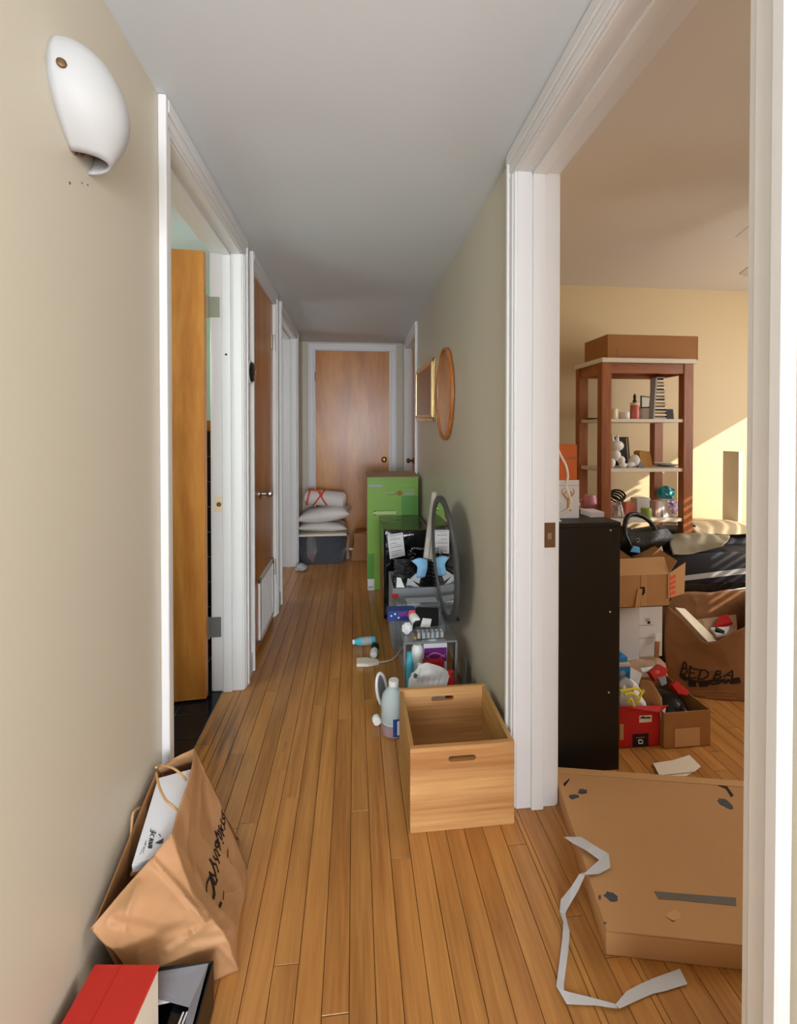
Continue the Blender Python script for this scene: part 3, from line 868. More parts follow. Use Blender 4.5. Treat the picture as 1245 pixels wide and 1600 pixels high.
t = thing('rimmed_lid', 'white rimmed oval plastic lid standing upright just behind the milky jug', 'lid', (0.119, 1.925, 0), R(38))
pts = [(.028 * math.cos(q), 0, (.070 + .065 * math.sin(q))) for q in [2 * math.pi * j / 24 for j in range(24)]]
mb = MB().tube([V(p) + V((0, 0.25 * (p[2]) - .02, 0)) for p in pts], .007, 8, closed=True); mb.build('rim', 'white', t, smooth=True)
mb = MB(); mb.poly([V((.94 * p[0], .25 * p[2] - .02, .070 + (p[2] - .070) * .94)) for p in pts], (0, .003, 0)); mb.build('dish', 'greyplas', t)
solo('bottle_cap', 'small white screw cap lying on the floor before the milky jug', 'cap',
     MB().lathe([(0, 0), (.017, 0), (.0185, .003), (.0175, .024), (.015, .027), (0, .027)], (0.088, 1.81, .0185), (0.25, -1, 0), 20), 'white', smooth=True)
bottle('lotion_bottle', 'cyan and grey bottle lying on its side on the hall floor', 'bottle', (0.055, 2.475, 0),
       [(0, 0), (.012, 0), (.016, .02), (.0225, .03), (.023, .12), (.02, .126), (0, .126)], 'cyan', [(0, -.004), (.0135, -.004), (.0135, .022), (0, .022)], 'white', R(4), True, None,
       [(.0233, .048), (.0233, .102)], 'palegrey')
bottle('pump_bottle', 'navy and white bottle lying below the cyan bottle on the hall floor', 'bottle', (0.105, 2.345, 0),
       [(0, 0), (.017, 0), (.021, .012), (.021, .04), (.017, .055)], 'white', [(.0172, .05), (.021, .058), (.022, .095), (.014, .112), (.009, .12), (0, .12)], 'navy', R(82), True)
t = thing('extension_cord', 'white cord with flat plug end lying on the hall floor', 'cord', (0.14, 2.26, 0))
cp = smooth_path([P(588, 1036, Z=.006), P(612, 1031, Z=.005), P(626, 1017, Z=.006), P(633, 1006, Z=.03), P(634, 996, Y=2.36)], 26)
MB().tube(cp, .0042, 8).build('cable', 'cord', t, smooth=True, world=True)
a, b, c_, d = P(557, 1033, Z=.002), P(557, 1042, Z=.002), P(592, 1038.5, Z=.002), P(590, 1035, Z=.002)
q1, q2 = P(573, 1032, Z=.002), P(575, 1042, Z=.002)
mb = MB().poly([a, b, q2, c_, d, q1], (0, 0, .017)); mb.build('plug_end', 'cord', t, world=True)

# ------------------------------------------------------------------ pile along the right wall, front to back
# clear side table
t = thing('acrylic_table', 'clear acrylic side table crowded with bathroom items behind the crate', 'table', (0.33, 2.10, 0))
tx0, tx1, ty0, ty1, tz = 0.216, 0.446, 1.87, 2.34, 0.30
MB().box((tx0, ty0, tz - .006), (tx1, ty1, tz), 0.001).build('tabletop', 'clear', t, world=True)
mb = MB()
for a, b in (((tx0, ty0), (tx1, ty0)), ((tx0, ty1), (tx1, ty1)), ((tx0, ty0), (tx0, ty1)), ((tx1, ty0), (tx1, ty1))): mb.tube([(a[0], a[1], tz - .004), (b[0], b[1], tz - .004)], .0045, 6)
mb.build('edge_rim', 'greyplas', t, world=True)
for x in (tx0, tx1):
    for y in (ty0, ty1):
        dx = .006 if x == tx0 else -.006
        MB().tube([(x, y, tz - .005), (x + dx, y, 0.0)], .0055, 8).build('leg', 'greyplas', t, world=True)
MB().box((tx0 + .01, ty0 + .02, .055), (tx1 - .01, ty1 - .02, .06)).build('lower_shelf', 'clear', t, world=True)
ZT = tz + .0005
# on the table
t = thing('sample_caddy', 'clear compartment tray of little jars on the acrylic table', 'tray', (0.335, 1.915, ZT))
mb = MB()
for x in [-.062 + .0207 * i for i in range(7)]: mb.box((x, -.025, 0), (x + .0016, .025, .034))
for y in (-.025, -.0005, .0235): mb.box((-.062, y, 0), (.0636, y + .0016, .034))
mb.box((-.062, -.025, 0), (.0636, .025, .002))
mb.build('divided_tray', 'clear', t)
k = 0
for i in range(6):
    for y in (-.0125, .012):
        MB().lathe([(0, .0025), (.0075, .0025), (.0075, .02), (.006, .024), (0, .024)], (-.0515 + .0207 * i, y, 0), (0, 0, 1), 8).build('jar', 'palegrey' if (i + k) % 2 else 'paper', t)
    k += 1
mb = MB()
r = bmesh.ops.create_icosphere(mb.bm, subdivisions=3, radius=1)
for v in mb.bm.verts:
    f = 1 + .45 * mn.noise(v.co * 2.2); v.co = V((v.co.x * .022 * f, v.co.y * .02 * f, max(0, .024 + v.co.z * .024 * f)))
bmesh.ops.translate(mb.bm, vec=(0.238, 1.955, ZT), verts=mb.bm.verts)
solo('tissue', 'crumpled white tissue on the front left of the acrylic table', 'tissue', mb, 'paper')
solo('pill_bottle_cap', 'tiny amber cap beside the tissue on the acrylic table', 'cap', MB().lathe([(0, 0), (.007, 0), (.007, .008), (0, .008)], (0.268, 1.90, ZT), (0, 0, 1), 12), 'ochre')
mb = MB(); mb.slab([(0.265, 1.985, ZT + .001), (0.385, 1.975, ZT + .001), (0.41, 2.10, ZT + .045), (0.30, 2.12, ZT + .045)], (0, -.010, .014))
bmesh.ops.bevel(mb.bm, geom=mb.bm.edges[:], offset=.006, segments=2, affect='EDGES')
solo('zip_pouch', 'flat black zip pouch lying on the acrylic table', 'pouch', mb, 'black')
mb = MB(); mb.slab([V((.30, 1.972, ZT + .018)), V((.345, 1.966, ZT + .017)), V((.36, 2.01, ZT + .034)), V((.32, 2.02, ZT + .036))], (0, -.003, .004))
solo('paper_sachet', 'small white paper sachet resting on the black pouch', 'sachet', mb, 'paper')
# blue box and the bottle in front of it
t = thing('blue_carton', 'dark blue carton with white dots lying across the acrylic table', 'box', (0.235, 2.115, ZT))
mx = Matrix.Rotation(R(-3), 4, 'Z')
MB().box((-.075, -.03, 0), (.06, .035, .048), .002, mtx=mx).build('body', 'blue', t)
for x, z in ((-.07, .035), (-.035, .022), (-.052, .045)): MB().lathe([(.0045, 0), (.0045, .0006), (0, .0006)], (x + .012, -.0315, z * .8), (0, -1, 0), 10).build('white_dot', 'white', t)
MB().box((-.02, -.0312, .024), (.02, -.0295, .042), mtx=mx).build('purple_panel', 'purple', t)
mb = MB(); mb.slab([P(636, 963, Y=2.07), P(645, 965, Y=2.065), P(649, 955, Y=2.07), P(640, 955, Y=2.075)], (0, -.004, .006))
solo('red_card', 'red folded card propped against the blue carton', 'card', mb, 'red2')
bottle('white_jar', 'white bottle lying with its round end forward before the blue carton', 'bottle', (0.285, 2.045, ZT),
       [(0, 0), (.020, 0), (.023, .004), (.023, .05), (0, .052)], 'white', [(0, -.003), (.020, -.003), (.0215, 0), (.0215, .004)], 'white', R(97), True)
# clear clamshell behind
t = thing('clear_package', 'clear plastic blister pack behind the blue carton', 'package', (0.37, 2.30, ZT))
mb = MB().box((-.12, -.06, 0), (.08, .012, .022), .008, 2); mb.build('shell', 'clear', t)
MB().box((-.10, -.055, .0225), (.065, .008, .024)).build('backing_card', 'palegrey', t)
# oval vanity mirror
t = thing('vanity_mirror', 'oval mirror in a charcoal frame leaning on the right wall', 'mirror', (0.462, 2.085, ZT))
q = Matrix.Rotation(R(91.5), 4, 'Z')            # local x runs along the glass
tl = Matrix.Rotation(R(-3), 4, 'X')
def ov(a, b, dy): return [q @ (tl @ V((a * math.cos(2 * math.pi * j / n), dy, .305 + b * math.sin(2 * math.pi * j / n)))) for j in range(n)]
rings(MB(), [ov(.245, .285, .0), ov(.260, .300, .004), ov(.262, .302, .014), ov(.258, .299, .019), ov(.216, .270, .019), ov(.212, .266, .012)], False).build('frame', 'darkframe', t, smooth=True)
rings(MB(), [ov(.214, .268, .014)]).build('mirror_glass', 'mirror', t)
rings(MB(), [ov(.246, .286, .001)]).build('backing', 'black', t)
MB().box((-.03, -.05, 0), (.045, .07, .01), .003).build('foot', 'darkframe', t)
MB().tube([(0, 0, .008), (0.004, 0.0, .02)], .012, 10).build('stem', 'darkframe', t)

# under and before the table
bottle('cyan_bottle', 'tall cyan bottle under the left of the acrylic table', 'bottle', (0.245, 1.93, .0605), [(0, 0), (.016, 0), (.017, .004), (.017, .12), (.01, .145)], 'cyan', [(.011, .143), (.011, .165), (0, .167)], 'cyan')
bottle('white_dome_bottle', 'round white bottle under the acrylic table', 'bottle', (0.285, 1.96, .0605), [(0, 0), (.024, 0), (.026, .005), (.026, .15), (.025, .17), (.017, .186), (0, .192)], 'white', None, None)
bottle('small_cyan_bottle', 'short cyan bottle with white cap before the round white bottle', 'bottle', (0.288, 1.905, .0605), [(0, 0), (.017, 0), (.018, .004), (.018, .09), (.01, .1)], 'cyan', [(.0105, .099), (.0105, .125), (0, .126)], 'white')
t = thing('purple_box', 'purple and white box under the acrylic table', 'box', (0.375, 2.02, .0605))
MB().box((-.055, -.03, 0), (.055, .03, .17), .001).build('body', 'paper', t)
ppn = MB().box((-.053, -.0308, .085), (.053, -.0298, .15)).build('purple_panel', 'purple', t)
pp = [(-.045 + .09 * s, -.0312, .105 + .025 * math.sin(s * math.pi) * (1 - .3 * s)) for s in [i / 12 for i in range(13)]]
MB().tube(pp, .0022, 5).build('swoosh', 'pink', ppn); MB().tube([(x, y, .222 - z) for x, y, z in pp], .0016, 5).build('swoosh', 'pink', ppn)
MB().lathe([(0, 0), (.02, 0), (.02, .03), (.018, .033), (0, .033)], (-.01, 0, .1705), (0, 0, 1), 16).build('lid', 'white', t)
t = thing('red_gift_box', 'red and white packet before the purple box', 'packet', (0.36, 1.945, .0605))
MB().box((-.05, -.012, 0), (.045, .02, .115), .001).build('body', 'red2', t); MB().box((-.02, -.0126, .02), (.03, -.0118, .09)).build('white_panel', 'paper', t)
bottle('clear_vial', 'clear vial with dark base under the acrylic table', 'bottle', (0.352, 1.905, .0605), [(0, .0), (.017, 0), (.017, .085), (.012, .1), (.006, .115), (0, .116)], 'clear', [(0, .001), (.0155, .001), (.0155, .055), (0, .056)], 'kraft_dark')
# large white pouch propped on the table's front and the red bottle beside it
ctrl = [[P(655, 1039, Y=1.815), P(670, 1036, Y=1.815), P(688, 1042, Y=1.81), P(704, 1052, Y=1.80)],
        [P(646, 1055, Y=1.785), P(664, 1052, Y=1.765), P(682, 1056, Y=1.765), P(700, 1064, Y=1.78)],
        [P(638, 1066, Y=1.775), P(657, 1075, Y=1.765), P(676, 1082, Y=1.765), P(695, 1088, Y=1.775)]]
t = thing('white_pouch', 'white printed plastic pouch leaning in front of the acrylic table', 'pouch', (0.30, 1.79, 0))
for r_ in ctrl:
    pass
low = [V((p.x + .004, p.y - .012, .001)) for p in ctrl[-1]]
MB().patch(ctrl + [low], 18, 16, .003, 20).build('front_film', 'paper', t, smooth=True, world=True)
bk = [[p + V((.012, .035, -.002)) for p in r_] for r_ in ctrl] + [[p + V((.005, .05, 0)) for p in low]]
mb = MB().patch([[a_.lerp(b_, .0) for a_, b_ in zip(r1, r2)] for r1, r2 in zip([ctrl[0]] + bk[1:], [ctrl[0]] + bk[1:])], 12, 12, .003, 20); mb.build('back_film', 'paper', t, smooth=True, world=True)
mb = MB(); qd = [P(645, 1057, Y=1.768), P(650, 1059, Y=1.766), P(652, 1053, Y=1.772), P(647, 1051, Y=1.774)]; mb.slab([v + V((0, -.012, .003)) for v in qd], (0, .003, 0)); mb.build('dark_label', 'greyink', t, world=True)
mb = MB()
for i in range(5):
    a = P(657 + i * 8, 1042 + i * 1.6, Y=1.79); b = P(651 + i * 8, 1064 + i * 2.2, Y=1.752); mb.tube([a + V((0, -.012, .002)), b + V((0, -.010, .002))], .0013, 4)
mb.build('printed_line', 'palegrey', t, world=True)
t = bottle('red_bottle', 'red squeeze bottle standing beside the white pouch', 'bottle', (0.405, 1.80, 0), [(0, 0), (.019, 0), (.02, .004), (.02, .16), (.012, .185)], 'red2', [(.0125, .18), (.0125, .205), (0, .208)], 'red', 0)
mb = MB()
r = bmesh.ops.create_icosphere(mb.bm, subdivisions=3, radius=1)
for v in mb.bm.verts:
    f = 1 + .4 * mn.noise(v.co * 1.8 + V((4, 1, 2))); v.co = V((v.co.x * .026 * f, v.co.y * .025 * f, max(0, .05 + v.co.z * .055 * f)))
bmesh.ops.translate(mb.bm, vec=(0.418, 1.745, 0), verts=mb.bm.verts)
solo('plastic_wad', 'crumpled white plastic wad before the red bottle', 'plastic wrap', mb, 'paper')
mb = MB()
for i, (dx, dy, dz, az) in enumerate(((0, 0, .03, 0), (.018, .01, .022, 50), (-.012, .012, .026, 160), (.01, -.016, .014, 250))):
    c_ = V((0.455, 1.765, .03)) + V((dx, dy, dz)); a_ = R(az); u = V((math.cos(a_), math.sin(a_), .25)) * .026; s_ = V((-math.sin(a_), math.cos(a_), .1)) * .012
    mb.poly([c_ - u, c_ - u * .3 - s_, c_ + u * .4 - s_ * .8, c_ + u, c_ + u * .4 + s_ * .8, c_ - u * .3 + s_], (0, 0, .0015))
mb.tube([(0.455, 1.765, 0.0005), (0.456, 1.765, .05)], .002, 5)
solo('plastic_leaf', 'sprig of green leaves on the floor by the right wall', 'leaf', mb, 'leafgreen')
for i, (x, y, h_, le, lb) in enumerate(((0.473, 1.99, .235, .018, 'tallest'), (0.494, 1.90, .18, .012, 'middle'), (0.508, 1.80, .14, .006, 'shortest'))):
    mb = MB(); mb.slab([(x - le, y - .012, 0.0), (x - le + .006, y + .055, 0.0), (x + .006, y + .055, h_), (x, y - .012, h_)], (.004, -.0005, 0))
    solo('loose_board', lb + ' of three loose grey panels leaning on the right wall behind the crate', 'panel', mb, 'greyplas', 'loose grey panels by the right wall')

# grey fabric bin with hangers
bx0, bx1, by0, by1, bh = 0.212, 0.508, 2.40, 2.70, 0.345
t = thing('fabric_bin', 'grey felt storage bin full of black hangers by the right wall', 'bin', (0.36, 2.55, 0))
for nm, a, b in (('front_side', (bx0, by0, 0), (bx1, by0 + .006, bh)), ('back_side', (bx0, by1 - .006, 0), (bx1, by1, bh)), ('end_side', (bx0, by0 + .006, 0), (bx0 + .006, by1 - .006, bh)), ('end_side', (bx1 - .006, by0 + .006, 0), (bx1, by1 - .006, bh)), ('bottom', (bx0 + .006, by0 + .006, .002), (bx1 - .006, by1 - .006, .008))):
    MB().box(a, b, .0015).build(nm, 'greyfab', t, world=True)
MB().box((bx0 - .002, by0 - .003, bh - .075), (bx1 - .004, by0 - .0002, bh - .002), .001).build('front_fold', 'greyfab', t, world=True)
mb = MB(); mb.box((bx0 - .006, by0 - .01, bh - .05), (bx0 + .03, by0 - .0035, bh - .028)); mb.build('red_tab', 'red2', t, world=True)
def hanger(mb, c, wd, hh, sw):
    c = V(c); dx = V((math.cos(sw), math.sin(sw), 0))
    mb.tube([c - dx * wd + V((0, 0, -hh)), c + V((0, 0, 0)), c + dx * wd + V((0, 0, -hh)), c - dx * wd + V((0, 0, -hh))], .0045, 6)
    mb.tube([c] + [c + V((0, 0, .012)) + dx * .014 * math.cos(q_) + V((0, 0, .018 + .014 * math.sin(q_))) for q_ in [R(270 - 40 * i) for i in range(7)]], .0022, 5)
    return mb
hg = None
for i in range(12):
    loc = (0.345 + .003 * (i % 3) - .012 * (i % 2), 2.43 + .021 * i, 0.435 + .006 * math.sin(i * 1.9))
    if hg is None:
        hg = thing('coat_hanger', 'x', 'hanger', loc, 0.06, 'black hangers in the grey felt bin')
        hb = hanger(MB(), (0, 0, 0), .105, .085, 0).build('shoulder_bar', 'blackgloss', hg); o = hg
    else:
        o = hg.copy(); col.objects.link(o); c2 = hb.copy(); col.objects.link(c2); c2.parent = o
        o.location = loc; o.rotation_euler = (R(random.uniform(-5, 5)), R(random.uniform(-9, 9)), random.uniform(-.2, .2))
    o['label'] = 'black plastic hanger bunched in the grey felt bin'
# bundle of black straps lying over the hangers
mb = MB()
for i in range(24):
    z = .330 + .0065 * i; x = .226 + .004 * math.sin(i * 2.1); y = 2.418 + .003 * i
    mb.tube([(x, y, z), (x + .08, y - .006, z + .004 + .004 * math.sin(i)), (x + .17, y + .004, z + .002), (x + .22 + .02 * (i % 3), y + .01, z - .003)], .0034, 5)
tag(solo('hanger_bars', 'fanned black hanger bars stacked at the front of the grey bin', 'hanger bars', mb, 'blackgloss', smooth=True), kind='stuff')
mb = MB().patch([[P(642, 876, Y=2.43), P(655, 872, Y=2.42), P(668, 874, Y=2.43)], [P(652, 886, Y=2.415), P(660, 886, Y=2.405), P(668, 888, Y=2.415)], [P(650, 902, Y=2.425), P(657, 903, Y=2.42), P(664, 902, Y=2.43)]], 10, 10, .002, 20)
solo('face_mask', 'pale blue cloth mask hooked over the black hangers', 'mask', mb, 'maskblue', smooth=True, solid=.0015)
for i, (q, lb) in enumerate(((((619, 918), (632, 918), (626, 903), (620, 902)), 'small white paper tag standing at the front left of the grey bin'), (((634, 918), (656, 918), (645, 908), (637, 903)), 'grey green paper tag standing mid front of the grey bin'), (((640, 905), (655, 912), (658, 900), (650, 896)), 'silver paper tag behind the mid front tag in the grey bin'), (((684, 921), (692, 922), (692, 912), (686, 917)), 'white wire edged tag at the right of the grey bin'))):
    mb = MB(); mb.slab([P(a_, b_, Y=2.412 - .004 * 0 + .006 * i) for a_, b_ in q], (0, .001, 0)); solo('paper_tag', lb, 'tag', mb, ('paper', 'palegrey', 'palegrey', 'paper')[i], 'paper tags in the grey bin')
# two whitewashed laths standing in the bin
for i, (a, b, lb) in enumerate((((659, 918), (678, 769), 'taller whitewashed wooden lath standing in the grey bin'), ((667, 918), (685, 774), 'shorter whitewashed wooden lath at the right of its twin'))):
    p0, p1 = P(*a, Y=2.53), P(*b, Y=2.44); p0 = p0 + (p0 - p1) * .42
    d_ = (p1 - p0).normalized(); sx = V((.013, 0, 0)); sy = V((0, .022, .004))
    mb = MB().hexa([p0 - sx - sy * .5, p0 + sx - sy * .5, p0 + sx + sy * .5, p0 - sx + sy * .5, p1 - sx - sy * .5, p1 + sx - sy * .5, p1 + sx + sy * .5, p1 - sx + sy * .5])
    solo('wooden_lath', lb, 'lath', mb, 'lath')
# black carton
t = thing('black_carton', 'tall carton with glossy black film front and white shipping label', 'box', (0.335, 3.05, 0))
cx0, cx1, cy0, cy1, chh = 0.192, 0.490, 2.815, 3.30, 0.572
MB().box((cx0 + .002, cy0 + .002, 0), (cx1 - .002, cy1, chh - .004), .003).build('body', 'card2', t, world=True)
MB().patch([[(cx0 - .002, cy0 - .004, .0), (.29, cy0 - .007, .0), (cx1, cy0 - .004, 0)], [(cx0 - .002, cy0 - .006, .3), (.34, cy0 - .010, .3), (cx1, cy0 - .006, .3)], [(cx0 - .002, cy0 - .004, chh - .05), (.34, cy0 - .014, chh - .06), (cx1, cy0 - .004, chh - .05)], [(cx0 - .002, cy0 + .001, chh), (.34, cy0, chh - .002), (cx1, cy0 + .001, chh)]], 26, 30, .003, 14).build('front_film', 'blackgloss', t, smooth=True, solid=.001, world=True)
MB().patch([[(cx0 - .001, cy0, chh + .002), (.34, cy0, chh + .001), (cx1, cy0, chh + .002)], [(cx0 - .001, 3.05, chh + .004), (.34, 3.05, chh + .003), (cx1, 3.05, chh + .004)], [(cx0 - .001, cy1, chh + .002), (.34, cy1, chh + .002), (cx1, cy1, chh + .002)]], 16, 16, .0025, 14).build('top_film', 'olivefilm', t, smooth=True, solid=.001, world=True)
MB().poly([(cx0 - .001, cy0, chh), (cx0 - .001, cy0, 0), (cx0 - .001, cy0 + .03, 0), (cx0 - .001, cy0 + .06, chh * .55), (cx0 - .001, cy1, chh * .86), (cx0 - .001, cy1, chh)], (-.0015, 0, 0)).build('side_film', 'blackgloss', t, world=True)
lq = [P(609, 873.5, Y=cy0 - .018), P(633, 868, Y=cy0 - .018), P(629, 832, Y=cy0 - .018), P(605, 836, Y=cy0 - .018)]
shl = MB().slab(lq, (0, .002, 0)).build('shipping_label', 'paper', t, world=True)
mb = MB()
for k in range(11):
    if k in (3, 7): continue
    f = (k + .7) / 12; a = lq[3].lerp(lq[0], f); b = lq[2].lerp(lq[1], f); a, b = a.lerp(b, .12), a.lerp(b, (.9, .55, .8)[k % 3])
    mb.tube([a + V((0, -.0012, 0)), b + V((0, -.0012, 0))], (.0016, .0009)[k % 2], 4)
mb.build('label_print', 'greyink', shl, world=True)
mb = MB()
for k in range(8):
    x = .37 + .013 * k; mb.box((x, cy0 - .017, .45 + .003 * math.sin(k)), (x + .006, cy0 - .014, .462 + .003 * math.sin(k)))
mb.build('painted_glint', 'palegrey', t, world=True)  # highlights on the black film, painted as pale bars
# green carton
t = thing('green_carton', 'tall lime green printed carton standing on end against the right wall', 'box', (0.295, 3.5, 0))
gx0, gx1, gy0, gy1, gh = 0.100, 0.492, 3.335, 3.585, 0.868
mb = MB(); yy = gy0
mb.holed_plate([(gx0, yy, 0), (gx1, yy, 0), (gx1, yy, gh), (gx0, yy, gh)], slot(.288, .742, .026, .011, yy), (0, .004, 0)); mb.build('front_face', 'green', t, world=True)
MB().box((gx0 + .003, gy0 + .055, 0), (gx1 - .001, gy1, gh - .004), .002).build('body', 'green2', t, world=True)
mb = MB(); mb.box((gx0, gy0 + .004, 0), (gx0 + .004, gy0 + .056, gh)); mb.box((gx1 - .004, gy0 + .004, 0), (gx1, gy0 + .056, gh)); mb.build('side_face', 'green2', t, world=True)
mb = MB().slab([(gx0 - .004, gy0 - .012, gh - .002), (gx1 + .003, gy0 - .012, gh - .002), (gx1 + .003, gy1, gh + .018), (gx0 - .004, gy1, gh + .018)], (0, 0, .004)); mb.build('top_flap', 'tanpaper', t, world=True)
MB().box((gx0, gy0 - .0012, 0), (gx0 + .05, gy0 + .0002, .085)).build('white_foot_print', 'paper', t, world=True)
MB().box((gx0 + .004, gy0 - .0018, .012), (gx0 + .045, gy0 - .001, .03)).build('barcode_print', 'palegrey', t, world=True)
MB().box((gx0 + .045, gy0 - .0012, .58), (gx0 + .22, gy0 + .0002, .605)).build('pale_stripe_print', 'green2', t, world=True)
MB().box((gx1 - .13, gy0 - .0012, .56), (gx1, gy0 + .0002, .72)).build('deep_green_print', 'green3', t, world=True)
MB().box((gx0, gy0 - .0012, .085), (gx0 + .05, gy0 + .0002, .28)).build('deep_green_print', 'green3', t, world=True)
MB().box((gx0 + .012, gy0 - .0012, .793), (gx0 + .115, gy0 + .0002, .81)).build('pale_title_print', 'palegrey', t, world=True)
mb = MB()
for z in (.80, .765, .74, .73): mb.box((gx1 - .11, gy0 - .0012, z), (gx1 - .03, gy0 + .0002, z + .005))
mb.build('text_print', 'palegrey', t, world=True)
mb = MB(); mb.box((gx0 + .045, gy0 - .0014, .606), (gx0 + .21, gy0 - .0006, .609)); mb.box((gx0 + .05, gy0 - .0014, .573), (gx0 + .06, gy0 - .0006, .583)); mb.box((gx0 + .05, gy0 - .0014, .60), (gx0 + .06, gy0 - .0006, .606)); mb.build('cut_line', 'ink', t, world=True)
mb = MB(); mb.lathe([(.02, 0), (0, .001)], (.348, gy0, .742), (0, -1, 0), 12); mb.build('torn_patch', 'card2', t, world=True)

# ------------------------------------------------------------------ far end
t = thing('storage_tub', 'clear plastic storage tub with lid by the far door', 'tub', (-0.285, 4.19, 0))
def ring(z, gr): return [V((-0.485 - gr, 4.03 - gr, z)), V((-0.095 + gr, 4.03 - gr, z)), V((-0.095 + gr, 4.38 + gr, z)), V((-0.485 - gr, 4.38 + gr, z))]
mb = MB(); A, B = ring(.002, 0), ring(.262, .022); vs = [mb.bm.verts.new(p) for p in A + B]
for f in ((3, 2, 1, 0), (0, 1, 5, 4), (1, 2, 6, 5), (2, 3, 7, 6), (3, 0, 4, 7)): mb.bm.faces.new([vs[i] for i in f])
bmesh.ops.bevel(mb.bm, geom=[e for e in mb.bm.edges if abs(e.verts[0].co.z - e.verts[1].co.z) > .1], offset=.03, segments=4, affect='EDGES')
mb.build('tub_wall', 'smoke', t, smooth=True, solid=.003, world=True)
mb = MB(); mb.hexa(ring(.262, .028) + ring(.278, .022)); bmesh.ops.bevel(mb.bm, geom=mb.bm.edges[:], offset=.006, segments=2, affect='EDGES'); mb.build('lid', 'warmpaper', t, smooth=True, world=True)
for (nm, lb, c_, r_, m_) in (('folded_clothes', 'dark folded clothes inside the clear tub', (-.26, 4.22, .13), (.155, .13, .125), 'graphite'), ('pale_bundle', 'pale bundle at the left inside the clear tub', (-.40, 4.12, .11), (.045, .06, .10), 'warmpaper'), ('pink_packet', 'pinkish packet low at the left inside the clear tub', (-.385, 4.062, .05), (.02, .012, .04), 'coral')):
    mb = MB(); mb.ball(c_, r_, 20)
    for v in mb.bm.verts: v.co += mn.noise_vector(v.co * 11) * .01; v.co.z = max(v.co.z, .008)
    solo(nm, lb, {'folded_clothes': 'clothes', 'pale_bundle': 'bundle', 'pink_packet': 'packet'}[nm], mb, m_, smooth=True)


def pillow(mb, c, sx, sy, h, rx=0, ry=0, rz=0, pinch=.12, amp=.008, seed=0):
    mx = Matrix.Translation(c) @ Euler((rx, ry, rz)).to_matrix().to_4x4(); nn = 26
    for s_ in (1, -1):
        vs = []
        for i in range(nn + 1):
            row = []
            for j in range(nn + 1):
                u, v = -1 + 2 * i / nn, -1 + 2 * j / nn
                th = max(0, (1 - abs(u) ** 3) * (1 - abs(v) ** 3)) ** .55
                x = u * sx * (1 - pinch * (1 - v * v) * abs(u)); y = v * sy * (1 - pinch * (1 - u * u) * abs(v))
                p = V((x, y, s_ * h * th)); p += mn.noise_vector(p * 9 + V((seed, 0, 0))) * amp * (th > 0.02)
                row.append(mb.bm.verts.new(mx @ p))
            vs.append(row)
        for i in range(nn):
            for j in range(nn): mb.bm.faces.new((vs[i][j], vs[i + 1][j], vs[i + 1][j + 1], vs[i][j + 1]))
    return mb


mb = pillow(MB(), V((-.30, 4.20, .322)), .235, .17, .042, 0, R(2), R(2), .10, .008, 3)
solo('pillow', 'flattened white pillow lying directly on the clear tub', 'pillow', mb, 'cotton', 'white pillows on the tub', smooth=True, weld=True)
mb = pillow(MB(), V((-.278, 4.19, .437)), .252, .17, .066, R(2), R(-6), R(-3), .10, .006, 8)
solo('pillow', 'plump white pillow, middle of the stack on the clear tub', 'pillow', mb, 'cotton', 'white pillows on the tub', smooth=True, weld=True)
t = thing('rolled_bedding', 'white bedding roll with orange strap on top of the pillow stack', 'bedding', (-.275, 4.19, .506))
mb = MB(); mb.lathe([(0, -.20), (.05, -.195), (.072, -.17), (.074, 0), (.073, .17), (.05, .195), (0, .2)], (0, 0, .075), (1, 0, -.09), 26)
for v in mb.bm.verts: v.co += mn.noise_vector(v.co * 10) * .007
mb.build('roll', 'cotton', t, smooth=True)
def hoop(x, tilt): return [V((x + tilt * math.cos(q_) * .075, .078 * math.sin(q_), .078 - x * .09 + .078 * math.cos(q_))) for q_ in [2 * math.pi * i / 24 for i in range(24)]]
for x, tl_ in ((-.155, .25), (-.02, -.6), (-.06, .75)):
    pts = hoop(x, tl_); sd = [V((1, 0, 0))] * 25
    MB().ribbon(pts + [pts[0]], sd, [.018] * 25, .0016).build('strap', 'orangestrap', t)
pts = smooth_path([V((-.155, -.03, .165)), V((-.1, -.055, .162)), V((-.05, -.06, .15)), V((-.02, -.073, .11))], 10)
MB().ribbon(pts, [V((.3, .3, 1)).normalized()] * 11, [.018] * 11, .0016).build('strap', 'orangestrap', t)
# brown paper sack half behind the green carton
t = thing('paper_sack', 'brown paper sack on the floor between the far door and green carton', 'bag', (0.08, 4.2, 0))
mb = MB(); mb.hexa([(-.03, 4.12, 0), (.16, 4.10, 0), (.17, 4.30, 0), (-.02, 4.32, 0), (-.005, 4.14, .25), (.16, 4.12, .27), (.165, 4.26, .26), (.0, 4.28, .25)])
bmesh.ops.subdivide_edges(mb.bm, edges=mb.bm.edges[:], cuts=5, use_grid_fill=True)
for v in mb.bm.verts:
    f = v.co.z / .27; v.co += mn.noise_vector(v.co * 12) * .014 * (1 if v.co.z > .01 else 0); v.co.x += .03 * f * f * (1 - f) * 2
mb.build('sack_body', 'kraft_dark', t, smooth=True, world=True, ang=25)
mb = MB(); mb.slab([P(556, 833, Y=4.11), P(575, 836, Y=4.09), P(575, 860, Y=4.085), P(563, 848, Y=4.10)], (0, .002, 0)); mb.build('folded_flap', 'kraft_dark', t, world=True)
mb = MB().tube(smooth_path([(-.062, 4.16, .004), (-.066, 4.17, .09), (-.06, 4.2, .19), (-.052, 4.24, .235)], 14), [.014 + .005 * math.sin(i * 1.3) for i in range(15)], 8)
solo('rolled_cloth', 'pale rolled cloth upright between the tub and the paper sack', 'cloth', mb, 'tanpaper', smooth=True)
mb = MB(); bmesh.ops.create_icosphere(mb.bm, subdivisions=3, radius=1)
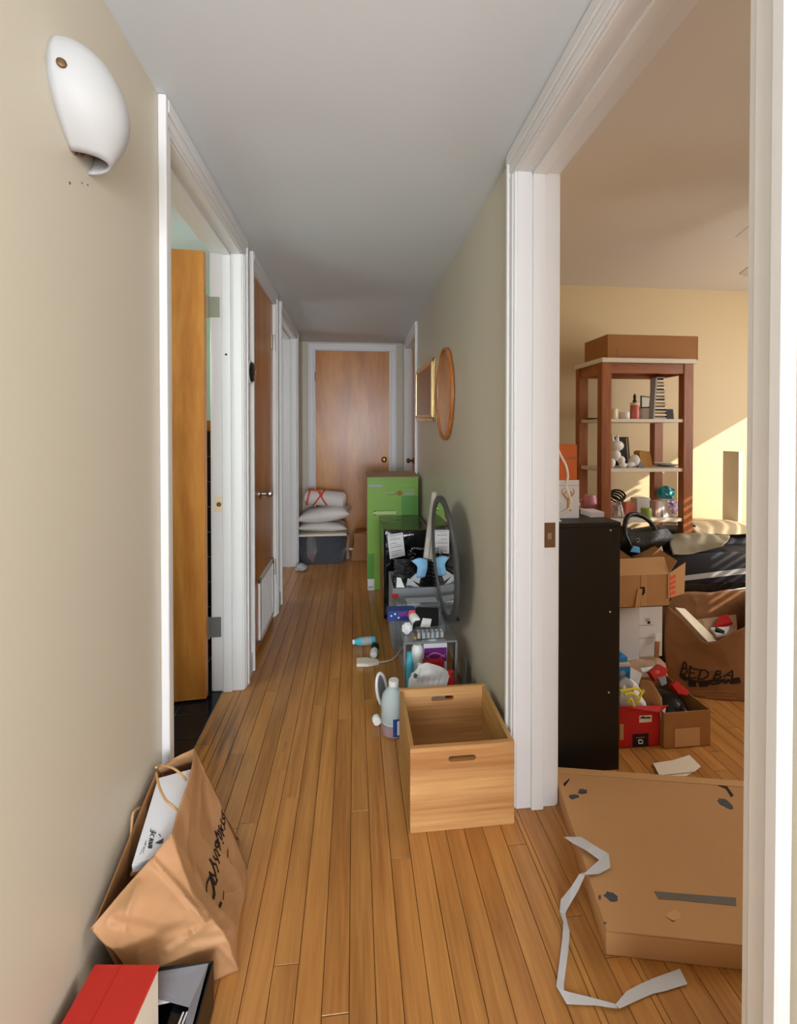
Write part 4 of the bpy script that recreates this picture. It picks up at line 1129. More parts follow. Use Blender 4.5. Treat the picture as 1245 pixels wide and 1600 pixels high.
for v in mb.bm.verts:
    f = 1 + .35 * mn.noise(v.co * 2.4 + V((9, 0, 0))); v.co = V((v.co.x * .05 * f, v.co.y * .05 * f, max(0, .026 + v.co.z * .034 * f)))
bmesh.ops.translate(mb.bm, vec=(-.462, 3.86, 0), verts=mb.bm.verts)
solo('crumpled_bag', 'small crumpled grey plastic bag on the floor left of the tub', 'plastic bag', mb, 'palegrey', smooth=True)
# ------------------------------------------------------------------ foreground left: the brown shopping bag
A = P(303, 1168, Y=1.22); C = P(268, 1303, Y=.985); B = P(142, 1455, X=-.510); D = P(246, 1200, X=-.508)
K = V((-.264, 1.0, .0)); Jn = V((-.345, 1.33, .0)); Lb = V((-.455, .955, .0)); Mb = V((-.49, 1.30, .0))
bag = thing('brown_shopping_bag', 'large brown paper shopping bag slumped against the left wall', 'bag', (-.39, 1.12, 0))
n1, n2 = P(302, 1390, Y=.99), P(346, 1458, Y=.98)
F = [[A, P(294, 1210, Y=1.135), P(281, 1258, Y=1.055), C],
     [P(343, 1258, Y=1.285), P(327, 1300, Y=1.19), P(313, 1345, Y=1.085), n1],
     [P(387, 1352, Y=1.24), P(381, 1395, Y=1.15), P(368, 1430, Y=1.06), n2],
     [Jn, V((-.325, 1.22, 0)), V((-.292, 1.10, 0)), K]]
G = [[C, P(236, 1338, Y=.975), P(188, 1388, Y=.935), B],
     [n1, P(252, 1398, Y=.945), P(200, 1432, Y=.905), P(160, 1472, Y=.895)],
     [n2, P(286, 1468, Y=.955), P(226, 1490, Y=.93), P(186, 1498, Y=.92)],
     [K, V((-.325, .985, 0)), V((-.395, .97, 0)), Lb]]
CR = [(9, .010, [(240, 1345), (282, 1392), (320, 1440)]), (8, .009, [(347, 1424), (320, 1446), (262, 1487)]), (10, -.009, [(300, 1470), (352, 1462)]), (7, .006, [(345, 1482), (376, 1515)]),
      (8, .006, [(268, 1303), (300, 1350), (345, 1424)]), (8, -.007, [(318, 1200), (330, 1290), (322, 1340)]), (7, -.006, [(357, 1280), (362, 1340), (352, 1420)]), (12, -.010, [(180, 1440), (250, 1455), (300, 1450)]), (8, .006, [(215, 1380), (200, 1420), (190, 1480)])]
fm = creases(MB().patch(F, 56, 56, .007, 8), CR); fb = fm.bvh(); fm.build('front_panel', 'kraft', bag, smooth=True, solid=.0008, world=True, ang=60)
creases(MB().patch(G, 56, 56, .007, 8), CR).build('gusset_panel', 'kraft', bag, smooth=True, solid=.0008, world=True, ang=60)
MB().patch([[A, A.lerp(D, .5) + V((.01, -.01, .012)), D], [P(343, 1258, Y=1.285), V((-.44, 1.30, .2)), V((-.512, 1.27, .2))], [Jn, V((-.42, 1.32, 0)), Mb]], 18, 18, .004, 8).build('gusset_panel', 'kraft', bag, smooth=True, solid=.0008, world=True)
MB().patch([[D, D.lerp(B, .5) + V((0, 0, -.0)), B], [V((-.512, 1.27, .2)), V((-.512, 1.08, .16)), P(160, 1472, Y=.895) + V((-.01, .01, 0))], [Mb, V((-.49, 1.12, 0)), Lb]], 18, 18, .0012, 8).build('back_panel', 'kraft_dark', bag, smooth=True, solid=.0008, world=True)
MB().poly([K, Jn, Mb, Lb], (0, 0, .0012)).build('bottom_panel', 'kraft', bag, world=True)
# the lettering as it stands on the panel
L0 = 300; T0 = 1250; s_ = 1 / 8.89
def zz(*pts): return [(L0 + x * s_, T0 + y * s_) for x, y in pts]
letters = [
    [3.2] + zz((290, 1370), (305, 1300), (290, 1200), (262, 1110), (240, 1075)), [1.6] + zz((200, 1280), (192, 1230), (205, 1150), (235, 1085)),
    [2.4] + zz((236, 1010), (250, 1050), (290, 1110), (322, 1180)), [1.9] + zz((240, 1010), (275, 1045), (318, 1058), (345, 1130)), [1.5] + zz((310, 1180), (330, 1165), (345, 1110)),
    [2.4] + zz((243, 830), (270, 880), (300, 960), (325, 1050)), [1.8] + zz((243, 830), (290, 890), (330, 900)), [1.5] + zz((330, 900), (350, 960), (362, 1000)), [2.2] + zz((356, 992), (364, 1000)),
    [1.9] + zz((290, 785), (320, 830), (345, 830)), [1.6] + zz((300, 700), (325, 760), (350, 810), (375, 885)), [1.6] + zz((300, 700), (320, 690), (345, 720), (370, 780), (384, 770)),
    [1.9] + zz((318, 590), (318, 640), (340, 665), (365, 640), (350, 600), (322, 585)), [1.6] + zz((322, 585), (345, 560), (375, 600), (380, 660), (392, 700)),
    [2.0] + zz((315, 440), (335, 500), (360, 560)), [1.6] + zz((340, 520), (345, 450), (370, 490), (395, 545)), [1.6] + zz((355, 420), (375, 440), (400, 480), (412, 560)),
    [1.6] + zz((360, 360), (380, 400), (400, 420), (420, 470), (440, 510)), [1.5] + zz((395, 350), (405, 400), (430, 430)), [2.0] + zz((424, 598), (430, 605)),
    [1.5] + zz((390, 270), (410, 320), (440, 350), (455, 300)), [1.5] + zz((412, 200), (415, 260), (450, 270)), [1.5] + zz((405, 140), (410, 180), (440, 215), (452, 265)), [1.3] + zz((440, 360), (452, 420)),
    [1.1] + zz((494, 690), (488, 800)), [1.0] + zz((435, 1275), (428, 1390)), [2.6] + zz((400, 1430), (375, 1490)),
]
letters = [[q[0] * 1.25] + q[1:] for q in letters]
drop_ink(fb, letters, 1.8).build('lettering', 'ink', bag, world=True)
for pts in ([P(244, 1199, X=-.50), P(252, 1196, Y=1.17), P(268, 1199, Y=1.15), P(282, 1209, Y=1.14), P(291, 1219, Y=1.15)], [P(244, 1208, X=-.495), P(249, 1230, Y=1.10), P(258, 1249, Y=1.07), P(268, 1258, Y=1.06), P(277, 1266, Y=1.065)],
            [P(202, 1335, X=-.515), P(205, 1300, X=-.515), P(207, 1274, X=-.515), P(212, 1265, X=-.515), P(220, 1262, X=-.515), P(225, 1268, X=-.515), P(224, 1281, X=-.512)]):
    MB().tube(smooth_path(pts, 18), .0028, 7).build('twine_handle', 'tape', bag, smooth=True, world=True)
# white flat box standing in the bag
t1, t2, b1 = P(247, 1216, Y=1.165), P(298, 1202, Y=1.185), P(206, 1352, Y=.985)
b2 = t2 + (b1 - t1); nn_ = (t2 - t1).cross(b1 - t1).normalized()
if nn_.dot(ray(250, 1280)) < 0: nn_ = -nn_
dn = (t2 - t1); wb = thing('white_flat_box', 'white flat gift box sticking out of the brown shopping bag', 'box', (b1 + b2) / 2)
fm = MB().slab([t1, t2, b2, b1], nn_ * .003); fb2 = fm.bvh(); fm.build('lid_face', 'paper', wb, world=True)
MB().slab([t1 + nn_ * .0032, t2 + nn_ * .0032, b2 + nn_ * .0032, b1 + nn_ * .0032], nn_ * .02).build('box_body', 'paper', wb, world=True)
L0, T0, s_ = 195, 1190, 1 / 8.89
st = [[.9] + zz((362, 940), (358, 975), (385, 990), (395, 960)), [.9] + zz((370, 1000), (415, 985), (430, 1000), (420, 1010)), [.9] + zz((350, 1040), (360, 1020), (395, 1020), (405, 1050)), [1.2] + zz((335, 1110), (395, 1095), (345, 1075)), [1.2] + zz((330, 1140), (385, 1125), (330, 1165)), [1.3] + zz((325, 1190), (375, 1165), (370, 1205), (330, 1200), (350, 1175)),
      [.6] + zz((500, 1050), (470, 1010)), [.6] + zz((300, 1100), (280, 1140), (285, 1160)), [.5] + zz((300, 1140), (265, 1230), (255, 1280)), [.5] + zz((262, 1190), (235, 1250), (212, 1295))]
drop_ink(fb2, st, .9, step=1.0).build('logo_text', 'greyink', wb, world=True)
tri = [(195 + x / 8.89, 1190 + y / 8.89) for x, y in ((415, 1135), (540, 1065), (530, 1130), (490, 1148))]
o_ = V((0, 0, CH)); q3 = [fb2.ray_cast(o_, ray(*q).normalized())[0] for q in tri]
if all(q is not None for q in q3):
    MB().poly([q - nn_ * .0006 for q in q3], nn_ * -.0003).build('triangle_mark', 'greyink', wb, world=True)
solo('dark_slip', 'thin dark edge of a folder behind the white flat box', 'folder', MB().slab([t1 + nn_ * .026 + V((-.004, 0, 0)), t2 + nn_ * .026, b2 + nn_ * .026, b1 + nn_ * .026 + V((-.004, -.004, .0))], nn_ * .004), 'kraft_dark')

# red shoe box and the open black box
t = thing('red_shoe_box', 'red lidded shoe box with a white end at the bottom left corner', 'box', (-.447, .735, 0.0035), R(-6))
hx, hy, hh = .062, .135, .197
MB().box((-hx + .002, -hy + .002, 0), (hx - .002, hy - .002, hh - .006), .001).build('box_body', 'warmpaper', t)
lid = MB().box((-hx, -hy, hh - .005), (hx, hy, hh), .001).build('lid', 'red', t)
MB().box((-hx, -hy, hh - .04), (-hx + .0018, hy, hh - .005)).build('lid_skirt', 'red', lid)
MB().box((-.012, -hy, hh), (-.0105, hy, hh + .0006)).build('lid_crease', 'red2', lid)
MB().lathe([(.004, 0), (.003, .001), (0, .001)], (hx - .001, .02, hh - .06), (1, 0, 0), 10).build('vent_hole', 'steel', t)
t = thing('open_black_box', 'open black box with grey inner flap around the red shoe box', 'box', (-.409, .748, 0), 0)
hx, hy, hh, tt = .112, .195, .10, .003
for nm, a, b, m_ in (('side_panel', (hx - tt, -hy, 0), (hx, hy, hh), 'blackboard'), ('side_panel', (-hx, -hy, 0), (-hx + tt, hy, hh), 'blackboard'), ('end_panel', (-hx + tt, hy - tt, 0), (hx - tt, hy, hh), 'blackboard'), ('end_panel', (-hx + tt, -hy, 0), (hx - tt, -hy + tt, hh), 'blackboard'), ('bottom', (-hx + tt, -hy + tt, 0), (hx - tt, hy - tt, tt), 'blackboard')):
    MB().box(a, b, .0006).build(nm, m_, t)
OX, OY = .026, .098
def oo(*p): return [(x + OX, y + OY, z) for x, y, z in p]
MB().poly(oo((-.05, .094, .092), (.076, .094, .098), (.077, -.094, .09), (.064, -.09, .082), (.058, .035, .086), (-.03, .062, .084)), (0, 0, .001)).build('inner_flap', 'greyfab2', t)
MB().box((.045, -.10, .004), (.092, .158, .076), .004).build('inner_tray', 'blackgloss', t)
MB().slab(oo((-.06, .045, .08), (.045, .052, .082), (.045, .062, .086), (-.06, .056, .084)), (0, .002, .001)).build('torn_paper_edge', 'paper', t)
for dx in (0, .007):
    MB().slab(oo((.048 + dx, .03, .083), (.051 + dx, .03, .083), (.034 + dx, -.09, .08), (.030 + dx, -.09, .08)), (0, 0, .002)).build('paper_edge', 'paper', t)
t = thing('clear_bottle', 'clear plastic bottle neck peeking between bag and red box', 'bottle', (-.492, .968, 0))
MB().lathe([(0, 0), (.02, 0), (.02, .09), (.012, .105), (.0125, .118), (0, .118)], (0, 0, 0), (0, 0, 1), 16).build('body', 'clear', t, smooth=True)
MB().lathe([(.0135, .112), (.0135, .128), (0, .129)], (0, 0, 0), (0, 0, 1), 14).build('cap', 'maskblue', t, smooth=True)

# ------------------------------------------------------------------ doorway: flat carton and the strip of tape
fbx = thing('flat_carton', 'large flat scuffed cardboard carton lying in the right doorway', 'box', (.58, .945, 0), R(-11.5))
W_, D_, H_ = .95, .50, .058
MB().box((0, 0, 0), (W_, D_, H_ - .003), .005, 2).build('carton_body', 'card', fbx, smooth=True)
ctop = MB().box((0.002, .002, H_ - .003), (W_, D_ - .002, H_), .001); tb = MB().box((0.002, .002, H_ - .003), (W_, D_ - .002, H_)); bmesh.ops.transform(tb.bm, matrix=MW[fbx.name], verts=tb.bm.verts); tbv = tb.bvh(); tb.bm.free()
ctop.build('top_panel', 'card', fbx)
MB().box((0.0, D_ - .03, H_), (W_, D_ - .004, H_ + .0018)).build('back_flap', 'tape', fbx)
def flat_marks(name, polys, m_, z=.0007):
    mb = MB()
    for q in polys:
        pts = []
        for s2 in q:
            h = tbv.ray_cast(V((0, 0, CH)), ray(*s2).normalized())[0]
            if h is not None: pts.append(h + V((0, 0, .0002)))
        if len(pts) > 2: mb.poly(pts, (0, 0, z))
    mb.build(name, m_, fbx, world=True)
def blob(cx, cy, rx, ry, k, rot=0):
    random.seed(k); return [(cx + (rx * math.cos(a) * math.cos(rot) - ry * math.sin(a) * math.sin(rot)) * f, cy + (rx * math.cos(a) * math.sin(rot) + ry * math.sin(a) * math.cos(rot)) * f) for a, f in [(2 * math.pi * i / 16, random.uniform(.72, 1.1)) for i in range(16)]]
flat_marks('scuff_patch', [blob(910, 1237, 8, 4.5, 1), blob(896, 1245, 8, 4, 2), blob(955, 1402, 13, 7, 3, .4), blob(944, 1443, 4, 2.5, 4), blob(937, 1402, 2, 4, 5), blob(1133, 1256, 14, 6, 6, .55)], 'greyink')
flat_marks('tape_strip', [[(1022, 1393), (1058, 1396), (1150, 1403), (1150, 1416), (1060, 1407), (1029, 1405)]], 'greytape')
flat_marks('peeled_spot', [blob(1052, 1431, 15, 9, 7)], 'tape', .0004)
flat_marks('black_scrawl', [[(1120, 1227), (1136, 1229), (1146, 1243), (1142, 1246), (1134, 1233)], [(880, 1225), (889, 1217), (890, 1218), (882, 1229)], [(1040, 1432), (1050, 1440), (1055, 1440), (1049, 1438)]], 'ink')
# tape: a folded, twisting strip falling from the carton to the boards
zc_ = H_ + .004
pp = [(880.5, 1308, zc_), (908, 1312, zc_ + .004), (945, 1337, zc_ + .006)]
rb = thing('tape_strip', 'long twisted strip of grey white tape trailing off the flat carton', 'tape', (.56, .98, 0))
def rib(pairs, name='strip'):
    L_, R_ = [P(a[0], a[1], Z=z) for a, b, z in pairs], [P(b[0], b[1], Z=z2 if False else z) for a, b, z in pairs]
    mb = MB()
    for i in range(len(pairs) - 1): mb.slab([L_[i], L_[i + 1], R_[i + 1], R_[i]], (0, 0, .0008))
    mb.build(name, 'masktape', rb, world=True)
rib([((881, 1308), (883, 1309.5), zc_), ((908, 1308), (895, 1318), zc_ + .004), ((930, 1322), (916, 1329), zc_ + .006), ((950, 1334), (936, 1344), zc_ + .002)])
rib([((951, 1334), (953.5, 1356), zc_ + .003), ((936, 1344), (935, 1366), zc_ + .003), ((915, 1363), (914, 1367), zc_ + .004), ((905, 1366), (912, 1372), zc_ - .004), ((893, 1385), (903, 1392), .03), ((876, 1406), (886, 1421), .006), ((874, 1424), (883, 1428), .003), ((880, 1442), (890, 1456), .006), ((878, 1470), (888, 1484), .003), ((871, 1525), (881, 1536), .002), ((869, 1541), (881, 1548), .004), ((885, 1569), (891, 1551), .003), ((930, 1571), (928, 1560), .004), ((965, 1576), (961, 1569), .006)])
rib([((961, 1570), (968, 1576), .008), ((979, 1549), (1001, 1561), .004), ((1000, 1538), (1020, 1553), .003), ((1020, 1529), (1038, 1549), .003), ((1062, 1514), (1074, 1538), .004)])
# papers on the bedroom floor
for i, (q, lb) in enumerate((([(1020, 1193), (1052, 1188), (1077, 1180), (1095, 1198), (1085, 1206), (1030, 1212)], 'upper crumpled white paper slip on the bedroom floor'), ([(1033, 1206), (1060, 1198), (1088, 1204), (1072, 1213), (1040, 1213)], 'lower white paper slip under its neighbour on the bedroom floor'))):
    pts = [P(a, b, Z=.002 + .004 * (1 - i)) for a, b in q]
    mb = MB(); mb.poly(pts, (0, 0, .0012)); solo('paper_slip', lb, 'paper', mb, 'warmpaper', 'paper slips on the bedroom floor')
mb = MB()

# ------------------------------------------------------------------ bedroom
cab = thing('black_cabinet', 'black brown cabinet seen from its side just inside the right doorway', 'cabinet', (.806, 1.86, 0))
kx0, kx1, ky0, ky1, kh = .664, .948, 1.468, 2.27, .878
MB().box((kx0, ky0, 0), (kx1, ky0 + .018, kh), .001).build('side_panel', 'blackboard', cab, world=True)
MB().box((kx0, ky1 - .018, 0), (kx1, ky1, kh), .001).build('side_panel', 'blackboard', cab, world=True)
MB().box((kx0, ky0 - .001, kh), (kx1 + .003, ky1 + .001, kh + .016), .0015).build('top_panel', 'blackboard', cab, world=True)
MB().box((kx0, ky0 + .018, .05), (kx0 + .006, ky1 - .018, kh)).build('back_panel', 'blackboard', cab, world=True)
for z in (.06, .33, .60):
    MB().box((kx0 + .006, ky0 + .0185, z), (kx1 - .02, ky1 - .0185, z + .018)).build('shelf_board', 'blackboard', cab, world=True)
for i in range(3):
    dr = MB().box((kx1 - .02, ky0 + .021, .07 + i * .27), (kx1, ky1 - .021, .33 + i * .27), .001).build('drawer', 'blackboard', cab, world=True)
for a, b in ((954, 828.5), (953, 956), (951, 1082)):
    p = P(a, b, Y=ky0); MB().lathe([(.0032, 0), (.003, .0008), (0, .0009)], p, (0, -1, 0), 10).build('screw_cap', 'white', cab, world=True)
KT = kh + .0165
t = thing('white_carton', 'white carton with a gold antler print on the black cabinet', 'box', (.765, 1.60, KT))
MB().box((-.085, -.05, 0), (.072, .05, .142), .001).build('carton_body', 'paper', t)
MB().box((-.085, -.0508, .122), (.072, -.0498, .124)).build('lid_seam', 'palegrey', t)
mb = MB(); cx = .028
for s in (-1, 1): mb.tube(smooth_path([(cx, -.051, .07), (cx + s * .012, -.051, .082), (cx + s * .024, -.051, .098), (cx + s * .019, -.051, .112)], 10), [.004 * (1 - i / 13) for i in range(11)], 6)
for s in (-1, 1): mb.tube([(cx + s * .014, -.051, .084), (cx + s * .010, -.051, .102)], .002, 5)
mb.tube([(cx, -.051, .03), (cx, -.051, .072)], .003, 6); mb.tube([(cx - .01, -.051, .03), (cx + .012, -.051, .03)], .003, 6); mb.build('gold_print', 'ochre', t)
mb = MB()
for z in (.055, .048, .041): mb.box((-.03, -.0506, z), (.005, -.0499, z + .002))
mb.build('text_print', 'palegrey', t)
t = thing('orange_box', 'orange box with a dark band on top of the white carton', 'box', (.77, 1.60, KT + .1425))
MB().box((-.09, -.045, 0), (.060, .045, .133), .001).build('box_body', 'orange', t)
MB().box((-.0905, -.0455, .075), (.0605, .0455, .083), mtx=Matrix.Rotation(R(-3), 4, 'Y')).build('dark_band', 'kraft_dark', t)
mb = MB(); mb.tube(smooth_path([P(872, 703, Y=1.535), P(876, 712, Y=1.53), P(884, 728, Y=1.53), P(887, 745, Y=1.53), P(884, 760, Y=1.53), P(890, 776, Y=1.53), P(892, 788, Y=1.53), P(886, 798, Y=1.53), P(872, 804, Y=1.53), P(858, 812, Y=1.53), V((.70, 1.535, KT + .004))], 40), .0045, 8)
solo('charger_cord', 'white charger cord hanging over the orange and white boxes', 'cord', mb, 'cord', smooth=True)
mb = MB(); mb.hexa([(.672, 1.50, KT), (.745, 1.50, KT), (.735, 1.54, KT), (.672, 1.54, KT), (.69, 1.51, KT + .045), (.705, 1.51, KT + .045), (.705, 1.53, KT + .04), (.69, 1.53, KT + .04)])
solo('folded_cloth', 'cream folded cloth beside the frame on the black cabinet', 'cloth', mb, 'warmpaper')
mb = MB(); mb.box((-.10, -.05, 0), (.10, .05, .016), .002, mtx=Matrix.Translation((.885, 1.86, KT)) @ Matrix.Rotation(R(-60), 4, 'Z')); solo('tan_book', 'tan book lying across the back of the black cabinet', 'book', mb, 'kraft')
mb = MB(); mb.box((-.05, -.03, 0), (.05, .03, .010), .001, mtx=Matrix.Translation((.90, 1.93, KT + .0165)) @ Matrix.Rotation(R(-30), 4, 'Z')); solo('green_notebook', 'small yellow green notebook on the tan book', 'notebook', mb, 'olive')
mb = MB(); mb.box((.885, 1.555, KT), (.94, 1.63, KT + .020), .001); solo('pale_phone_box', 'small pale box at the front corner of the black cabinet', 'box', mb, 'lilac2')

# shelving tower
SX0, SX1, SY0, SY1, SZ = 1.282, 1.798, 2.15, 2.42, 1.578
tw = thing('shelving_tower', 'cherry wood shelving tower with cream shelves by the bedroom far wall', 'shelf', ((SX0 + SX1) / 2, (SY0 + SY1) / 2, 0))
pw = .042
for x in (SX0, SX1 - pw - .012):
    for y in (SY0, SY1 - pw): MB().box((x, y, 0), (x + pw + .012, y + pw, SZ), .0015).build('post', 'shelfwood', tw, world=True)
for y in (SY0 + .004, SY1 - .026): MB().box((SX0 + pw + .012, y, SZ - .052), (SX1 - pw - .012, y + .022, SZ - .002)).build('rail', 'shelfwood_x', tw, world=True)
for x in (SX0 + .008, SX1 - .032): MB().box((x, SY0 + pw, SZ - .052), (x + .024, SY1 - pw, SZ - .002)).build('rail', 'shelfwood_x', tw, world=True)
MB().box((SX0 - .006, SY0 - .012, SZ), (SX1 + .008, SY1 + .008, SZ + .024), .002).build('top_board', 'board', tw, world=True)
SH = []
for py in (654.5, 732.5, 811.5):
    z = P(1000, py, Y=SY0).z; SH.append(z)
    MB().box((SX0 + .012, SY0 + .006, z - .018), (SX1 - .02, SY1 - .004, z), .0015, mtx=None).build('shelf_board', 'board', tw, world=True)
# notch-free posts stand just outside the boards' corners
z = SZ + .0245
ct = thing('shelf_top_carton', 'long brown cardboard carton on top of the shelving tower', 'box', (1.585, 2.29, z))
MB().box((-.255, -.11, 0), (.262, .12, .130), .002).build('carton_body', 'card2', ct)
MB().box((-.20, -.1108, .012), (-.17, -.1098, .066)).build('label_outline', 'kraft_dark', ct); MB().box((-.196, -.1112, .035), (-.174, -.1104, .06)).build('label_fill', 'card2', ct)
MB().box((.257, -.1108, .004), (.261, -.1098, .126)).build('dark_corner', 'kraft_dark', ct)


def on(px, zi, Y): return V((P(px, 700, Y=Y).x, Y, SH[zi] + .0005))


def jar(name, label, cat, loc, r, h, m_, n=20, lipr=None):
    mb = MB().lathe([(0, 0), (r * .92, 0), (r, .004), (r, h - .003), (r * .95, h), (0, h)], loc, (0, 0, 1), n); return solo(name, label, cat, mb, m_, smooth=True)


jar('cream_cup', 'cream cup at the left of the upper shelf', 'cup', on(957, 0, 2.23), .025, .055, 'cream')
jar('white_jar', 'low white jar right of the cream cup on the upper shelf', 'jar', on(975, 0, 2.23), .027, .038, 'white')
lo = on(991, 0, 2.23); t = thing('pink_pump_bottle', 'pink bottle with black dropper top on the upper shelf', 'bottle', lo)
MB().lathe([(0, 0), (.022, 0), (.023, .004), (.022, .078), (.018, .086), (0, .086)], (0, 0, 0), (0, 0, 1), 18).build('body', 'salmon', t, smooth=True); MB().lathe([(.0224, .076), (.0224, .086), (.018, .09), (0, .09)], (0, 0, 0), (0, 0, 1), 18).build('collar', 'cream', t); MB().lathe([(.010, .088), (.010, .1), (.006, .108), (.008, .122), (.004, .136), (0, .138)], (0, 0, 0), (0, 0, 1), 12).build('dropper', 'black', t, smooth=True)
lo = on(1008, 0, 2.27); t = thing('lidded_canister', 'pale canister with a dark lid behind the striped tower on the upper shelf', 'canister', lo)
MB().lathe([(0, 0), (.036, 0), (.036, .062), (0, .062)], (0, 0, 0), (0, 0, 1), 20).build('body', 'paper', t, smooth=True); MB().lathe([(.037, .0625), (.037, .068), (0, .068)], (0, 0, 0), (0, 0, 1), 20).build('lid', 'black', t)
lo = on(1011, 0, 2.36); t = thing('leaning_frame', 'thin dark framed print leaning at the back of the upper shelf', 'frame', lo)
mx = Matrix.Rotation(R(-10), 4, 'X') @ Matrix.Rotation(R(6), 4, 'Y')
mb = MB()
for a, b in (((-.04, 0), (.04, .005)), ((-.04, .135), (.04, .14)), ((-.04, 0), (-.035, .14)), ((.035, 0), (.04, .14))): mb.box((a[0], -.004, a[1]), (b[0], .004, b[1]), mtx=mx)
mb.build('frame', 'black', t); MB().box((-.036, -.001, .004), (.036, .001, .136), mtx=mx).build('print', 'board', t)
# tall striped stand: a clear pyramid stack of little drawers
lo = on(1028, 0, 2.22); t = thing('striped_tower', 'tall narrow clear display tower with striped tiers on the upper shelf', 'display', lo)
nt_ = 12
for i in range(nt_):
    f = i / nt_; wv = .036 * (1 - f) + .020 * f; z0 = i * .0175 * 1.05
    MB().box((-wv, -.018, z0), (wv, .018, z0 + .009), .0008).build('tier', 'cream' if i % 2 == 0 else 'steel', t)
    MB().box((-wv * .86, -.014, z0 + .0092), (wv * .86, .014, z0 + .0182)).build('tier_gap', ('greytape', 'ochre', 'graphite')[i % 3], t)
mb = MB().hexa([(-.044, -.02, 0), (-.0365, -.02, 0), (-.0365, .02, 0), (-.044, .02, 0), (-.030, -.02, .222), (-.0215, -.02, .222), (-.0215, .02, .222), (-.030, .02, .222)]); mb.build('side_wall', 'palegrey', t)
mb = MB(); mb.box((-.022, -.0205, .222), (.022, .0205, .228), .001); mb.build('cap', 'palegrey', t)
mb = MB(); mx = Matrix.Translation(on(1046, 0, 2.26)) @ Matrix.Rotation(R(-8), 4, 'X'); mb.box((-.022, -.005, 0.0), (.022, .005, .058), .001, mtx=mx); o = solo('small_picture', 'small dark picture at the right of the upper shelf', 'picture', mb, 'navy')
mb = MB(); c_ = on(953, 0, 2.33); mb.slab([c_ + V((-.012, 0, 0)), c_ + V((.022, 0, 0)), c_ + V((.0, .01, .098)), c_ + V((-.022, .01, .098))], (0, .012, 0)); solo('black_wedge', 'black wedge shaped item behind the front left post on the upper shelf', 'ornament', mb, 'black')
mb = MB(); c_ = on(926, 0, 2.30); mb.box(c_ + V((-.03, -.02, 0)), c_ + V((.03, .02, .008)), .002); solo('black_case', 'thin black case at the far left of the upper shelf', 'case', mb, 'black')
# middle shelf
lo = on(962, 1, 2.24); t = thing('animal_figurine', 'glossy white animal figurine with two pointed ears on the middle shelf', 'figurine', lo)
mb = MB()
mb.ball((.002, 0, .118), (.040, .032, .030), 18); mb.ball((-.004, 0, .066), (.030, .028, .032), 16); mb.ball((.024, -.012, .04), (.020, .018, .024), 14); mb.ball((-.030, -.01, .026), (.020, .018, .026), 14); mb.ball((.030, -.018, .014), (.022, .016, .014), 14); mb.ball((-.012, .018, .022), (.018, .016, .022), 12)
for s in (-1, 1): mb.lathe([(.010, 0), (.009, .018), (.004, .04), (0, .046)], (.012 * s - .006, 0, .138), (.1 * s, 0, 1), 12)
mb.build('body', 'white', t, smooth=True)
lo = on(974, 1, 2.37); mb = MB(); mx = Matrix.Translation(lo) @ Matrix.Rotation(R(-8), 4, 'X')
t = thing('dark_photo_frame', 'dark photo frame behind the white animal figurine', 'frame', lo); mx = Matrix.Rotation(R(-8), 4, 'X')
MB().box((-.05, -.005, 0), (.042, .005, .165), .001, mtx=mx).build('frame', 'black', t); MB().box((.026, -.0065, .008), (.03, -.0045, .158), mtx=mx).build('gilt_edge', 'gold', t)
c_ = on(991, 1, 2.24); mb = MB(); mb.ball(c_ + V((0, 0, .034)), (.03, .024, .034), 18); mb.ball(c_ + V((-.028, -.012, .015)), (.024, .016, .014), 14)
for v in mb.bm.verts: v.co += mn.noise_vector(v.co * 30) * .005; v.co.z = max(v.co.z, c_.z)
solo('paper_bundle', 'crumpled white bundle right of the animal figurine', 'bundle', mb, 'paper', smooth=True)
c_ = on(1008, 1, 2.25); mb = MB().poly([c_ + V((-.035, 0, .082)), c_ + V((-.02, 0, .09)), c_ + V((.026, 0, .085)), c_ + V((.036, 0, .05)), c_ + V((.044, 0, 0)), c_ + V((-.012, 0, 0)), c_ + V((-.026, 0, .03))], (0, .05, 0)); solo('ochre_carton', 'ochre folded carton on the middle shelf', 'carton', mb, 'ochre')
c_ = on(1001, 1, 2.22); mb = MB().poly([c_ + V((-.012, 0, 0)), c_ + V((.022, 0, 0)), c_ + V((.008, 0, .028)), c_ + V((-.010, 0, .036))], (0, .018, 0)); solo('grey_card', 'small grey card before the ochre carton', 'card', mb, 'greyfab')
for i, (px, dz, r_, lb) in enumerate(((1043, 0, .062, 'lower wide grey plate of the two on the middle shelf'), (1036, .0095, .046, 'upper small white plate of the two on the middle shelf'))):
    c_ = on(px, 1, 2.30) + V((0, 0, dz)); mb = MB().lathe([(0, 0), (r_ * .6, 0), (r_, .008), (r_, .0095), (r_ * .6, .003), (0, .003)], c_, (0, 0, 1), 28); solo('plate', lb, 'plate', mb, ('palegrey', 'white')[i], 'plates on the middle shelf', smooth=True)
